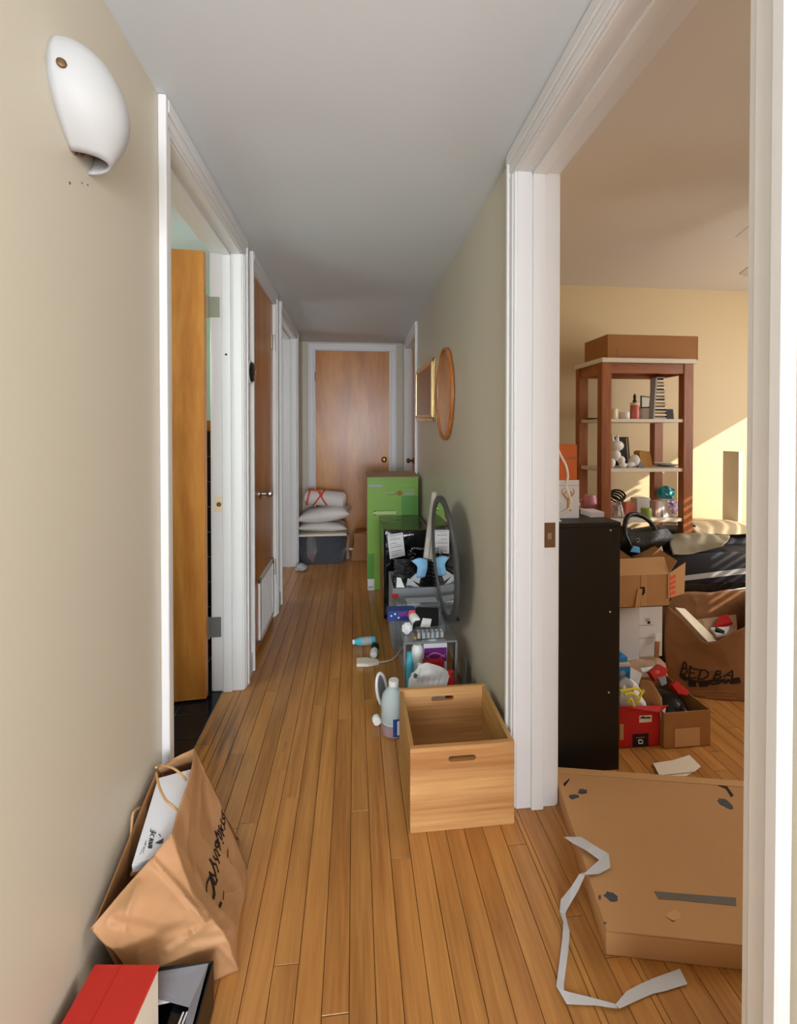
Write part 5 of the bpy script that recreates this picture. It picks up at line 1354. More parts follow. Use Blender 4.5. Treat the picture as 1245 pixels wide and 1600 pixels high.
# lower shelf
lo = on(922, 2, 2.29); t = thing('pink_mug', 'pink mug at the left of the lower shelf', 'mug', lo)
MB().lathe([(0, 0), (.030, 0), (.040, .02), (.042, .04), (.036, .06), (.030, .09), (0, .09)], (0, 0, .022), (0, 0, 1), 20).build('cup', 'pink', t, smooth=True); MB().tube(smooth_path([(-.035, 0, .085), (-.065, 0, .08), (-.062, 0, .05), (-.038, 0, .035)], 12), .006, 8).build('handle', 'pink', t, smooth=True); MB().lathe([(0, 0), (.045, 0), (.055, .02), (.05, .022), (0, .02)], (.01, 0, 0), (0, 0, 1), 20).build('saucer', 'white', t, smooth=True)
c_ = on(958, 2, 2.34); mb = MB()
for i in range(4): mb.tube([c_ + V((.042 * math.cos(a) + .01 * i, .02 * math.sin(a), .065 + .012 * i + .026 * math.sin(a))) for a in [2 * math.pi * j / 20 for j in range(20)]], .006, 6, closed=True)
mb.tube([c_ + V((0.02, 0, 0.0)), c_ + V((.02, 0, .05))], .006, 6)
solo('cable_coil', 'dark coiled cable at the back of the lower shelf', 'cable', mb, 'black', smooth=True)
c_ = on(951, 2, 2.23); mb = MB().box(c_ + V((-.05, -.02, 0)), c_ + V((.045, .02, .072)), .004); solo('pink_pouch', 'pink and amber pouch at the left front of the lower shelf', 'pouch', mb, 'pinkfilm')
c_ = on(967, 2, 2.19); t = thing('glass_flask', 'clear glass flask on the lower shelf', 'flask', c_)
MB().lathe([(0, 0), (.030, 0), (.033, .006), (.020, .06), (.012, .08), (.013, .088), (.010, .088), (.016, .06), (.028, .008), (0, .004)], (0, 0, 0), (0, 0, 1), 20).build('body', 'clear', t, smooth=True)
c_ = on(982, 2, 2.30); mb = MB().box(c_ + V((-.028, -.02, 0)), c_ + V((.028, .02, .066)), .002); solo('coral_box', 'coral printed box on the lower shelf', 'box', mb, 'coral')
c_ = on(1001, 2, 2.33); mb = MB().box(c_ + V((-.042, -.03, 0)), c_ + V((.042, .03, .085)), .003); solo('white_box', 'plain white box behind the green candle', 'box', mb, 'paper')
jar('green_candle', 'green candle on the lower shelf', 'candle', on(1010, 2, 2.185), .026, .053, 'olive')
c_ = on(1027, 2, 2.23); t = thing('rose_white_box', 'white box with rose side panel right of the green candle', 'box', c_)
MB().box((-.026, -.024, 0), (.048, .024, .082), .001).build('box_body', 'paper', t); MB().box((-.0275, -.0245, 0), (-.010, .0235, .0825), .001).build('side_panel', 'coral2', t)
def crumple(name, label, cat, c_, r_, m_, seed, f_=24, a_=.010):
    mb = MB(); bmesh.ops.create_icosphere(mb.bm, subdivisions=4, radius=1)
    for v in mb.bm.verts:
        p = V((v.co.x * r_[0], v.co.y * r_[1], v.co.z * r_[2])); p += mn.noise_vector(v.co * 2.2 + V((seed, 0, 0))) * a_ * 1.6 + mn.noise_vector(v.co * 5 + V((seed, 3, 0))) * a_ * .6
        v.co = p
    lowest = -r_[2]
    for v in mb.bm.verts: v.co.z = max(v.co.z, lowest * .93)
    bmesh.ops.translate(mb.bm, vec=V(c_) + V((0, 0, r_[2] * .93)), verts=mb.bm.verts)
    return solo(name, label, cat, mb, m_, smooth=True)
crumple('teal_bag', 'teal and gold foil bag sitting on the lilac bag', 'bag', on(1040, 2, 2.33) + V((0, 0, .076)), (.046, .03, .036), 'teal', 2)
crumple('lilac_bag', 'lilac plastic bag at the right end of the lower shelf', 'bag', on(1048, 2, 2.32), (.046, .04, .036), 'lilac', 5)

t = thing('frosted_tray', 'frosted white tray with a tall back at the front of the lower shelf', 'tray', on(975, 2, 2.168))
MB().box((-.10, -.012, 0), (.08, .012, .004)).build('tray_base', 'paper', t); MB().slab([(-.10, -.012, .004), (-.10, -.010, .004), (-.094, -.010, .075), (-.094, -.012, .075)], (.004, 0, 0)).build('tray_end', 'paper', t)
c_ = on(1040, 2, 2.19); solo('lilac_sachet', 'pale crumpled sachet at the right front of the lower shelf', 'sachet', MB().slab([c_ + V((-.01, 0, 0)), c_ + V((.05, 0, 0)), c_ + V((.035, .02, .055)), c_ + V((-.005, .02, .06))], (0, .006, 0)), 'lilac2')
mb = MB().slab([V((.862, 1.70, KT + .0168)), V((.943, 1.66, KT + .0005)), V((.948, 1.75, KT + .0005)), V((.87, 1.80, KT + .0168))], (0, 0, .003)); solo('loose_leaflet', 'tan leaflet sloping off the tan book on the black cabinet', 'leaflet', mb, 'tanpaper')

# things stacked right of the cabinet
base_ = thing('base_carton', 'low brown carton under the white boxes right of the cabinet', 'box', (1.215, 1.96, 0))
MB().box((-.235, -.12, 0), (.20, .14, .16), .002).build('carton_body', 'card2', base_)
MB().patch([[(-.22, -.15, .10), (-.02, -.16, .12), (.19, -.15, .10)], [(-.22, -.12, .165), (-.02, -.12, .17), (.19, -.12, .165)], [(-.22, -.06, .162), (-.02, -.05, .162), (.19, -.05, .162)]], 14, 10, .008, 14).build('crumpled_paper', 'tanpaper', base_, smooth=True, solid=.001)
for (nm, lb, q, yy, m_) in (('white_carton', 'wide white carton left of the two standing on the brown base', ((958, 946), (998, 1027)), 1.86, 'paper'), ('white_carton', 'white carton at the right of the pair standing on the brown base', ((999, 938), (1034.5, 1017)), 1.90, 'paper')):
    a, b = P(*q[0], Y=yy), P(*q[1], Y=yy); mb = MB().box((a.x, yy, .1622), (b.x, yy + .16, a.z), .0015); t = solo(nm, lb, 'box', mb, m_, 'white cartons right of the cabinet')
    if b.x > 1.39:
        k = MB(); k.box((b.x - .085, yy - .0012, .33), (b.x - .065, yy - .0002, .345)); k.box((b.x - .125, yy - .0012, .31), (b.x - .045, yy - .0002, .314)); k.box((b.x - .12, yy - .0012, .25), (b.x - .04, yy - .0002, .253)); k.build('line_print', 'palegrey', t, world=True)
        k = MB(); k.box((b.x - .075, yy - .0014, .318), (b.x - .062, yy - .0004, .33)); k.build('dark_spot', 'ink', t, world=True)
a, b = P(972, 937, Y=1.845), P(990, 950, Y=1.845); mb = MB().box((a.x - .03, 1.862, P(980, 946, Y=1.86).z + .0006), (b.x, 1.95, P(980, 937, Y=1.86).z), .001); t = solo('small_white_box', 'small white box with a dark oval on the left white carton', 'box', mb, 'paper')
MB().lathe([(.012, 0), (0, .0008)], (b.x - .03, 1.862, P(980, 943, Y=1.86).z), (0, -1, 0), 12, 1, .6).build('dark_oval', 'leafgreen', t, world=True)
mb = MB(); mb.slab([P(1024, 1003, Y=1.87), P(1031, 1003, Y=1.87), P(1029, 1028, Y=1.86), P(1023, 1028, Y=1.86)], (0, .006, 0)); solo('brown_tag', 'slim brown and white tag leaning on the right white carton', 'tag', mb, 'kraft_dark')
mb = MB(); mb.slab([P(1024, 990, Y=1.885), P(1034, 990, Y=1.885), P(1033, 1002, Y=1.88), P(1024, 1002, Y=1.88)], (0, .004, 0)); solo('price_tag', 'white tag with blue mark above the brown tag', 'tag', mb, 'paper')
# open carton on top
oc = thing('open_carton', 'open cardboard carton of odds and ends right of the black cabinet', 'box', (1.21, 1.88, .478))
ox0, ox1, oy0, oy1 = 1.05, 1.372, 1.765, 2.03; oz0 = P(1010, 937, Y=1.85).z + .003; oz1 = P(1010, 898, Y=1.765).z
for nm, a, b in (('front_wall', (ox0, oy0, oz0), (ox1, oy0 + .004, oz1)), ('back_wall', (ox0, oy1 - .004, oz0), (ox1, oy1, oz1)), ('side_wall', (ox0, oy0, oz0), (ox0 + .004, oy1, oz1)), ('side_wall', (ox1 - .004, oy0, oz0), (ox1, oy1, oz1)), ('bottom', (ox0, oy0, oz0), (ox1, oy1, oz0 + .004))):
    MB().box(a, b, .0006).build(nm, 'card', oc, world=True)
MB().slab([(ox0, oy0 + .002, oz1), (ox1, oy0 + .002, oz1), (ox1 + .035, oy0 + .085, oz1 + .05), (ox0 + .03, oy0 + .085, oz1 + .045)], (0, .002, -.003)).build('flap', 'card', oc, world=True)
MB().slab([(ox1 - .002, oy0 + .004, oz1), (ox1 - .002, oy1 - .004, oz1), (ox1 + .10, oy1 - .03, oz1 + .055), (ox1 + .055, oy0 + .03, oz1 + .045)], (0, 0, .003)).build('flap', 'card', oc, world=True)
MB().slab([(ox0 + .02, oy1 - .003, oz1), (ox1, oy1 - .003, oz1), (ox1 + .02, oy1 + .012, oz1 + .07), (ox0 + .06, oy1 + .012, oz1 + .06)], (0, .003, 0)).build('flap', 'card', oc, world=True)
MB().box((1.235, oy0 - .0012, oz0 + .005), (1.262, oy0 - .0002, oz1 - .001)).build('parcel_tape', 'tape', oc, world=True)
MB().slab([P(996, 920, Y=oy0 - .003), P(1004, 920, Y=oy0 - .003), P(999, 950, Y=oy0 - .006), P(992, 950, Y=oy0 - .006)], (0, .001, 0)).build('parcel_tape', 'tape', oc, world=True)
MB().poly([P(1000.5, 917, Y=oy0 - .0016), P(1007.5, 917, Y=oy0 - .0016), P(1007.5, 926, Y=oy0 - .0016), P(1004, 931, Y=oy0 - .0016), P(1000.5, 926, Y=oy0 - .0016)], (0, -.0006, 0)).build('black_mark', 'ink', oc, world=True)
hq = [P(1044, 935, Y=oy0 - .004), P(1069, 927, Y=oy0 + .05), P(1071, 879, Y=oy0 + .05), P(1044, 897, Y=oy0 - .004)]
fl_ = MB().slab(hq, (0, .003, 0)).build('hanging_flap', 'card', oc, world=True)
k = MB()
for i in range(4):
    f0, f1 = .10 + .2 * i, .22 + .2 * i
    L_ = lambda f: hq[0].lerp(hq[3], f); R_ = lambda f: hq[1].lerp(hq[2], f)
    k.slab([L_(f0).lerp(R_(f0), .08) + V((0, -.0012, 0)), L_(f0).lerp(R_(f0), .42) + V((0, -.0012, 0)), L_(f1).lerp(R_(f1), .42) + V((0, -.0012, 0)), L_(f1).lerp(R_(f1), .08) + V((0, -.0012, 0))], (0, .0008, 0))
k.build('orange_print', 'orangestrap', fl_, world=True)
c_ = P(984, 885, Y=1.86); crumple('white_bag', 'rounded white bag poking from the open carton', 'bag', (1.165, 1.885, oz0 + .008), (.055, .05, .085), 'cotton', 9, a_=.006)
mb = MB().slab([P(1026, 880, Y=1.92), P(1040, 880, Y=1.92), P(1034, 853, Y=1.95), P(1021, 866, Y=1.94)], (0, .003, 0)); solo('pink_paper', 'pale pink paper standing in the open carton', 'paper', mb, 'pinkpaper')
mb = MB().slab([P(1014, 884, Y=1.90), P(1030, 884, Y=1.90), P(1028, 871, Y=1.91), P(1020, 872, Y=1.91)], (0, .003, 0)); solo('magenta_card', 'small magenta and white card in the open carton', 'card', mb, 'coral')
mb = MB().slab([P(985, 862, Y=1.96), P(1000, 864, Y=1.96), P(999, 855, Y=1.97), P(990, 853, Y=1.97)], (0, .004, 0)); solo('blue_card', 'small sky blue card behind the white bag in the open carton', 'card', mb, 'sky')

# handbag on the pile
hb_ = thing('black_handbag', 'black leather handbag with arched handles lying behind the open carton', 'bag', P(1010, 872, Y=2.03))
Yh = 2.055
ctrl = [[P(974, 826, Y=Yh), P(1000, 832, Y=Yh - .02), P(1028, 828, Y=Yh - .02), P(1043, 826, Y=Yh)], [P(970, 846, Y=Yh - .03), P(998, 852, Y=Yh - .05), P(1028, 846, Y=Yh - .05), P(1054, 843, Y=Yh)], [P(968, 868, Y=Yh - .01), P(992, 872, Y=Yh - .03), P(1022, 866, Y=Yh - .03), P(1048, 856, Y=Yh)]]
bk = [[p + V((.01, .075, .004)) for p in r_] for r_ in ctrl]
MB().patch(ctrl, 20, 16, .002, 20).build('front_leather', 'leather', hb_, smooth=True, world=True)
MB().patch(bk, 20, 16, .002, 20).build('back_leather', 'leather', hb_, smooth=True, world=True)
MB().patch([ctrl[0], [a.lerp(b, .5) + V((0, 0, .006)) for a, b in zip(ctrl[0], bk[0])], bk[0]], 20, 6).build('top_leather', 'leather', hb_, smooth=True, world=True)
MB().patch([[r_[-1] for r_ in ctrl], [r_[-1].lerp(q_[-1], .5) + V((.01, 0, 0)) for r_, q_ in zip(ctrl, bk)], [q_[-1] for q_ in bk]], 10, 6).build('end_leather', 'leather', hb_, smooth=True, world=True)
MB().patch([[r_[0] for r_ in ctrl], [r_[0].lerp(q_[0], .5) for r_, q_ in zip(ctrl, bk)], [q_[0] for q_ in bk]], 10, 6).build('end_leather', 'leather', hb_, smooth=True, world=True)
MB().patch([ctrl[-1], bk[-1]], 12, 2).build('base_leather', 'leather', hb_, smooth=True, world=True)
MB().tube(smooth_path([P(977, 840, Y=Yh - .045), P(976, 822, Y=Yh - .03), P(980, 808, Y=Yh - .02), P(990, 803, Y=Yh - .01), P(1004, 807, Y=Yh - .01), P(1017, 817, Y=Yh - .015), P(1024, 828, Y=Yh - .03)], 26), .011, 10).build('handle', 'leather', hb_, smooth=True, world=True)
MB().tube(smooth_path([P(978, 838, Y=Yh - .05), P(984, 850, Y=Yh - .055), P(990, 862, Y=Yh - .05)], 8), .008, 8).build('strap', 'leather', hb_, smooth=True, world=True)
MB().tube([P(994, 842, Y=Yh - .06), P(998, 841, Y=Yh - .06), P(999, 846, Y=Yh - .06), P(995, 847, Y=Yh - .06)], .0028, 6, closed=True).build('buckle', 'steel', hb_, world=True)
for q in ((986, 826), (1021, 825)): MB().ball(P(*q, Y=Yh - .028), .005, 10).build('rivet', 'steel', hb_, world=True)

# black cases piled in front of the tower, a grey nylon garment over them
cx0 = 1.50
def case(name, lb, x0, x1, y0, y1, z0, z1, m_, rot=0, stripe=False):
    t = thing(name, lb, 'case', ((x0 + x1) / 2, (y0 + y1) / 2, z0), R(rot)); hx, hy = (x1 - x0) / 2, (y1 - y0) / 2
    MB().box((-hx, -hy, 0), (hx, hy, z1 - z0 - .0005), .008, 2).build('shell', m_, t, smooth=True)
    return t
t = case('footlocker', 'large black footlocker at the bottom of the pile behind the lettered bag', 1.50, 2.30, 2.00, 2.135, 0, .36, 'black')
t = case('black_case', 'glossy black case with a silver edge below the navy case', 1.50, 2.27, 1.99, 2.135, .36, .465, 'blackgloss')
mb = MB().tube([(-.10, -.0745, .055), (.12, -.0745, .078), (.28, -.0745, .083), (.31, -.0745, .07)], .0045, 6); mb.build('silver_edge', 'steel', t, smooth=True)
t = case('navy_case', 'navy black case with a broad grey band under the grey garment', 1.50, 2.16, 1.98, 2.135, .465, .62, 'navy')
mb = MB().slab([(-.33, -.079, .012), (.235, -.079, .052), (.235, -.079, .082), (-.33, -.079, .035)], (0, .002, 0)); mb.build('grey_band', 'palegrey', t)
ctrl = [[P(1050, 866, Y=1.95), P(1085, 864, Y=1.95), P(1128, 851, Y=1.95)], [P(1046, 852, Y=2.0), P(1085, 852, Y=2.0), P(1135, 845, Y=2.0)], [P(1050, 838, Y=2.07), P(1090, 836, Y=2.06), P(1140, 838, Y=2.06)], [P(1045, 834, Y=2.13), P(1085, 833, Y=2.12), P(1140, 836, Y=2.12)]]
gm = thing('grey_garment', 'grey green nylon garment draped over the navy case', 'garment', V((1.85, 2.04, .622)))
MB().patch(ctrl, 24, 20, .008, 9).build('cloth', 'greybag', gm, smooth=True, solid=.004, world=True)
gm2 = thing('beige_garment', 'beige garment in the sunlight behind the grey garment', 'garment', V((1.95, 2.3, .62)))
ctrl = [[V((1.83, 2.145, .66)), V((2.1, 2.145, .665)), V((2.5, 2.145, .645))], [V((1.83, 2.25, .70)), V((2.1, 2.25, .70)), V((2.5, 2.25, .66))], [V((1.83, 2.45, .69)), V((2.1, 2.45, .69)), V((2.5, 2.45, .66))]]
MB().patch(ctrl, 24, 14, .012, 8).build('cloth', 'beige', gm2, smooth=True, solid=.004, world=True)
bd = thing('bed', 'low bed with dark blanket beyond the pile of cases', 'bed', (2.35, 2.36, 0))
MB().box((-.52, -.20, .25), (.75, .22, .63), .04, 3).build('mattress', 'graphite', bd, smooth=True); MB().box((-.52, -.21, .02), (.75, .225, .25), .005).build('bed_base', 'black', bd)
mb = MB(); c_ = P(1083, 826, Y=2.22); mb.tube(smooth_path([c_ + V((-.02, 0, .015)), c_ + V((0, 0, .02)), c_ + V((.01, 0, .0)), c_ + V((.05, 0, -.004)), c_ + V((.10, .02, -.012)), c_ + V((.14, .02, -.02))], 18), .009, 8); solo('eyeglass_strap', 'small black cord lying on the beige garment', 'cord', mb, 'black', smooth=True)
t = thing('black_stand', 'black stand with slim posts at the right edge of the bedroom doorway view', 'stand', (2.33, 2.07, 0))
MB().box((-.03, -.05, 0), (.2, .04, .60), .004).build('body', 'black', t)
for x in (-.01, .05, .11): MB().box((x, -.03, .60), (x + .03, .02, .66), .002).build('post', 'black', t)
MB().box((-.03, -.05, .66), (.2, .04, .685), .002).build('top_bar', 'black', t)
mb = MB().box((2.235, 2.33, .645), (2.262, 2.44, 1.10), .002); solo('white_board', 'narrow pale board standing at the right edge of the doorway view', 'board', mb, 'board')

# floor pile before the lettered bag
rx0, rx1, ry = P(966, 1168, Z=0).x - .03, P(1032, 1167, Z=0).x, 1.565
t = thing('red_footwear_box', 'bright red shoe box with black square label on the bedroom floor', 'box', ((rx0 + rx1) / 2, ry + .06, 0))
hx = (rx1 - rx0) / 2; rh = P(1000, 1104, Y=ry).z
for nm, a, b in (('front_wall', (-hx, -.06, 0), (hx, -.058, rh)), ('back_wall', (-hx, .058, 0), (hx, .06, rh)), ('side_wall', (-hx, -.058, 0), (-hx + .002, .058, rh)), ('side_wall', (hx - .002, -.058, 0), (hx, .058, rh - .015)), ('bottom', (-hx, -.06, 0), (hx, .06, .002))): MB().box(a, b).build(nm, 'red2', t)
a, b = P(988, 1167, Y=ry), P(1013, 1145.5, Y=ry); bsq = MB().box((a.x, ry - .001, a.z), (b.x, ry - .0002, b.z)).build('black_square', 'ink', t, world=True)
def glyph(px, py, s, Y): return P(px, py, Y=Y)
mb = MB(); ps = [(997.5, 1156), (1002, 1156), (1004, 1158.5), (1003.5, 1161.5), (998, 1161.5), (997.5, 1156)]; mb.tube([P(*q, Y=ry - .0016) for q in ps], .0022, 5); mb.build('white_letter', 'paper', bsq, world=True)
mb = MB(); mb.tube([P(993, 1152.6, Y=ry - .0016), P(1007, 1152, Y=ry - .0016)], .0009, 4); mb.build('small_text', 'coral', bsq, world=True)
a, b = P(998.5, 1129, Y=ry), P(1018, 1117, Y=ry); plb = MB().box((a.x, ry - .001, a.z), (b.x, ry - .0002, b.z)).build('photo_label', 'warmpaper', t, world=True)
mb = MB().poly([P(999, 1122.5, Y=ry - .0012), P(1016, 1122.5, Y=ry - .0012), P(1016, 1120, Y=ry - .0012), P(1008, 1120.5, Y=ry - .0012), P(1004, 1119, Y=ry - .0012)], (0, -.0005, 0)); mb.build('shoe_picture', 'ink', plb, world=True)
a, b = P(968, 1156, Y=ry), P(974, 1131, Y=ry); MB().box((a.x, ry - .001, a.z), (b.x, ry - .0002, b.z)).build('tan_sticker', 'tape', t, world=True)
mb = MB().slab([P(966, 1103, Y=ry), P(1033, 1103, Y=ry), P(1045, 1101.5, Y=ry + .02), P(1030, 1113, Y=ry - .012)], (0, .001, 0)); mb.build('lid_edge', 'red2', t, world=True)
mb = MB().slab([P(1031, 1114, Y=ry - .006), P(1040, 1106, Y=ry + .01), P(1037, 1136, Y=ry + .005), P(1034, 1137, Y=ry)], (0, .001, 0)); mb.build('white_lining', 'paper', t, world=True)
mb = MB(); c_ = P(984, 1098, Y=ry + .05); crumple('laced_cloth', 'white and grey cloth filling the red shoe box', 'cloth', (c_.x - .004, ry + .06, .004), (.066, .05, .118), 'paper', 14, a_=.008)
cl = bpy.data.objects['laced_cloth']; k = 0
for pts in (((968, 1080), (985, 1077), (996, 1076), (1002, 1082)), ((1006, 1078), (1001, 1085), (996, 1098)), ((975, 1085), (988, 1083), (998, 1090)), ((980, 1098), (985, 1092), (990, 1103))):
    k += 1; MB().tube(smooth_path([P(*q, Y=ry + .004 - .001 * k) for q in pts], 10), .0052, 7).build('yellow_lace', 'yellow', cl, smooth=True, world=True)
t = thing('blue_carton', 'sky blue carton standing behind the red shoe box', 'box', (1.055, 1.74, 0))
xa = P(984, 1060, Y=1.70).x
MB().box((xa - 1.055 - .09, -.04, 0), (xa - 1.055, .06, P(975, 1040, Y=1.70).z), .001).build('carton_body', 'sky', t); MB().box((xa - 1.055 - .09, -.03, P(975, 1040, Y=1.70).z), (xa - 1.055 - .004, .05, P(975, 1029, Y=1.70).z), .001).build('upper_body', 'sky', t); MB().box((xa - 1.055 - .0905, -.0405, P(975, 1040, Y=1.70).z - .004), (xa - 1.055 + .0005, .0605, P(975, 1037, Y=1.70).z)).build('pink_band', 'pinkpaper', t)
MB().box((xa - 1.055 - .075, -.03, P(975, 1029, Y=1.70).z), (xa - 1.055 - .03, .02, P(975, 1021, Y=1.70).z), .003).build('neck', 'sky', t)
MB().lathe([(.012, 0), (0, .0008)], (P(973, 1052, Y=1.70).x - 1.055, -.04, P(973, 1052, Y=1.70).z), (0, -1, 0), 14).build('pale_spot', 'palegrey', t)
mb = MB().slab([P(985, 1043, Y=1.69), P(1003, 1053, Y=1.685), P(996, 1076, Y=1.67), P(984, 1073, Y=1.675)], (0, .004, 0)); solo('white_card', 'blank white card tilted against the sky blue carton', 'card', mb, 'paper')
# low brown box of dark shoes
px0, px1, py0, ph = P(1033, 1168, Z=0).x + .004, P(1111, 1166, Z=0).x, 1.545, P(1070, 1112, Y=1.545).z
t = thing('shoe_carton', 'low cardboard box holding black shoes in front of the lettered bag', 'box', ((px0 + px1) / 2, py0 + .12, 0)); hx = (px1 - px0) / 2
for nm, a, b in (('front_wall', (-hx, -.12, 0), (hx, -.117, ph)), ('back_wall', (-hx, .117, 0), (hx, .12, ph)), ('side_wall', (-hx, -.117, 0), (-hx + .003, .117, ph)), ('side_wall', (hx - .003, -.117, 0), (hx, .117, ph)), ('bottom', (-hx, -.12, 0), (hx, .12, .003))): MB().box(a, b, .0006).build(nm, 'card2', t)
a = P(1054, 1166, Y=py0); b = P(1093, 1136, Y=py0); MB().box((a.x, py0 - .001, .004), (b.x, py0 - .0002, b.z)).build('parcel_tape', 'tape', t, world=True)
MB().box((px0, py0 - .0008, P(1070, 1136, Y=py0).z), (px1, py0 - .0001, P(1070, 1135, Y=py0).z)).build('seam', 'kraft_dark', t, world=True)
MB().patch([[P(1000, 1062, Y=1.64), P(1018, 1066, Y=1.62), P(1034, 1090, Y=1.60)], [P(1000, 1085, Y=1.63), P(1016, 1090, Y=1.61), P(1035, 1105, Y=1.585)], [P(1004, 1108, Y=1.62), P(1018, 1112, Y=1.60), P(1034, 1120, Y=1.57)]], 12, 12, .002, 12).build('bent_flap', 'kraft_dark', t, smooth=True, solid=.003, world=True)
MB().tube(smooth_path([P(1085, 1092, Y=1.63), P(1100, 1098, Y=1.60), P(1110, 1108, Y=1.57), P(1113, 1114, Y=1.548)], 12), .003, 6).build('curled_edge', 'card', t, smooth=True, world=True)
def shoe(lb, c_, rz, s=1.0):
    t = thing('black_shoe', lb, 'shoe', c_, rz, 'black shoes in the low cardboard box')
    sec = [(-.12, .03, .07), (-.09, .036, .085), (-.05, .036, .075), (0, .036, .055), (.05, .042, .042), (.09, .042, .034), (.115, .030, .022), (.125, .008, .012)]
    mb = MB(); rg = []
    for x, wv, hv in sec: rg.append([mb.bm.verts.new((x * s, wv * s * math.cos(a), .012 + hv * s * max(0, math.sin(a)))) for a in [math.pi * j / 10 for j in range(11)]])
    for A_, B_ in zip(rg, rg[1:]):
        for j in range(10): mb.bm.faces.new((A_[j], A_[j + 1], B_[j + 1], B_[j]))
    mb.build('upper', 'black', t, smooth=True, solid=.002)
    mb = MB(); mb.poly([(x * s, wv * 1.04 * s, 0) for x, wv, hv in sec] + [(x * s, -wv * 1.04 * s, 0) for x, wv, hv in sec[::-1]], (0, 0, .014)); mb.build('sole', 'graphite', t)
    return t
cxx = (px0 + px1) / 2
shoe('black shoe at the left in the low cardboard box', (cxx - .022, py0 + .105, .075), R(105), .74).rotation_euler = (R(0), R(-22), R(112))
shoe('black shoe at the right in the low cardboard box', (cxx + .035, py0 + .10, .07), R(80), .74).rotation_euler = (0, R(-12), R(70))
mb = MB().ball((cxx + .0, py0 + .11, .07), (.078, .10, .066), 18)
for v in mb.bm.verts: v.co += mn.noise_vector(v.co * 16) * .012; v.co.z = max(v.co.z, .0035); v.co.x = min(max(v.co.x, px0 + .004), px1 - .004); v.co.y = max(v.co.y, py0 + .004)
solo('black_fabric', 'black fabric bundled between the shoes in the low cardboard box', 'fabric', mb, 'leather', smooth=True)
for i, (q, yy, lb) in enumerate(([((1015, 1050), (1030, 1038), (1044, 1046), (1040, 1056), (1024, 1064)), 1.70, 'bright red paper box lid tilted behind the shoes'], [((1050, 1070), (1057, 1064), (1077, 1080), (1074, 1086), (1060, 1084)), 1.655, 'small red packet lying over the black shoes'])):
    mb = MB().poly([P(a, b, Y=yy - .0008 * (b - 1050)) for a, b in q], (0, .02, -.012)); t = solo('red_packet', lb, 'packet', mb, 'red2', 'red packets by the shoes')
    if i == 0: MB().lathe([(.009, 0), (0, .0008)], P(1027, 1050, Y=1.698), (-.2, -1, .2), 12, 1.2, .8).build('heart_mark', 'coral', t, world=True)
mb = MB().slab([P(1030, 1062, Y=1.68), P(1040, 1057, Y=1.69), P(1042, 1068, Y=1.68), P(1034, 1072, Y=1.67)], (0, .02, 0)); solo('grey_packet', 'small grey packet beneath the tilted red lid', 'packet', mb, 'greyfab')
mb = MB().slab([P(1000, 1044, Y=1.74), P(1030, 1040, Y=1.76), P(1026, 1047, Y=1.73), P(1004, 1050, Y=1.72)], (0, 0, -.004)); solo('loose_sheet', 'loose white sheet behind the tilted red lid', 'paper', mb, 'paper')

# lettered brown bag
gb = thing('lettered_bag', 'tall brown paper bag with black hand lettering in the bedroom', 'bag', (1.62, 1.92, 0))
yF, yB = 1.84, 2.0
F = [[P(1043, 946, Y=1.93), P(1072, 973, Y=1.88), P(1105, 1004, Y=1.83), P(1150, 986, Y=1.80), P(1200, 960, Y=1.80)],
     [P(1038, 985, Y=1.91), P(1070, 1010, Y=1.87), P(1105, 1035, Y=1.83), P(1150, 1030, Y=1.80), P(1204, 1010, Y=1.79)],
     [P(1040, 1040, Y=1.89), P(1070, 1055, Y=1.86), P(1106, 1068, Y=1.825), P(1150, 1075, Y=1.79), P(1210, 1075, Y=1.78)],
     [P(1048, 1080, Y=1.88), P(1072, 1096, Y=1.85), V((1.60, 1.82, .0)), V((1.73, 1.785, .0)), V((1.88, 1.76, .0))]]
F[3] = [V((p.x, p.y, .0)) if i > 1 else V((p.x, p.y, max(0.0, p.z))) for i, p in enumerate(F[3])]
fm = MB().patch(F, 32, 24, .004, 9); fb3 = fm.bvh(); fm.build('front_panel', 'kraft_bag', gb, smooth=True, solid=.0008, world=True)
BK = [[P(1046, 926, Y=1.985), P(1080, 924, Y=1.985), P(1110, 926, Y=1.985), P(1138, 921, Y=1.985), P(1190, 918, Y=1.985)], [V((1.46, 1.985, .25)), V((1.58, 1.985, .25)), V((1.66, 1.985, .25)), V((1.78, 1.985, .25)), V((1.98, 1.985, .25))], [V((1.50, 1.98, 0)), V((1.6, 1.98, 0)), V((1.7, 1.98, 0)), V((1.8, 1.98, 0)), V((1.98, 1.98, 0))]]
MB().patch(BK, 28, 20, .003, 9).build('back_panel', 'kraft_bag', gb, smooth=True, solid=.0008, world=True)
MB().patch([[F[i][0] for i in (0, 1, 2, 3)], [F[i][0].lerp(b, .5) + V((.015, 0, 0)) for i, b in zip((0, 1, 2, 3), (BK[0][0], BK[0][0].lerp(BK[1][0], .6), BK[1][0].lerp(BK[2][0], .4), BK[2][0]))], [BK[0][0], BK[0][0].lerp(BK[1][0], .6), BK[1][0].lerp(BK[2][0], .4), BK[2][0]]], 12, 10, .002, 9).build('gusset_panel', 'kraft_bag', gb, smooth=True, solid=.0008, world=True)
MB().patch([[F[i][-1] for i in range(4)], [F[i][-1].lerp(b, .5) + V((-.02, 0, 0)) for i, b in zip(range(4), (BK[0][-1], BK[0][-1].lerp(BK[1][-1], .6), BK[1][-1].lerp(BK[2][-1], .4), BK[2][-1]))], [BK[0][-1], BK[0][-1].lerp(BK[1][-1], .6), BK[1][-1].lerp(BK[2][-1], .4), BK[2][-1]]], 12, 10, .002, 9).build('gusset_panel', 'kraft_bag', gb, smooth=True, solid=.0008, world=True)
L0, T0, s_ = 1040, 1010, 1 / 10.375
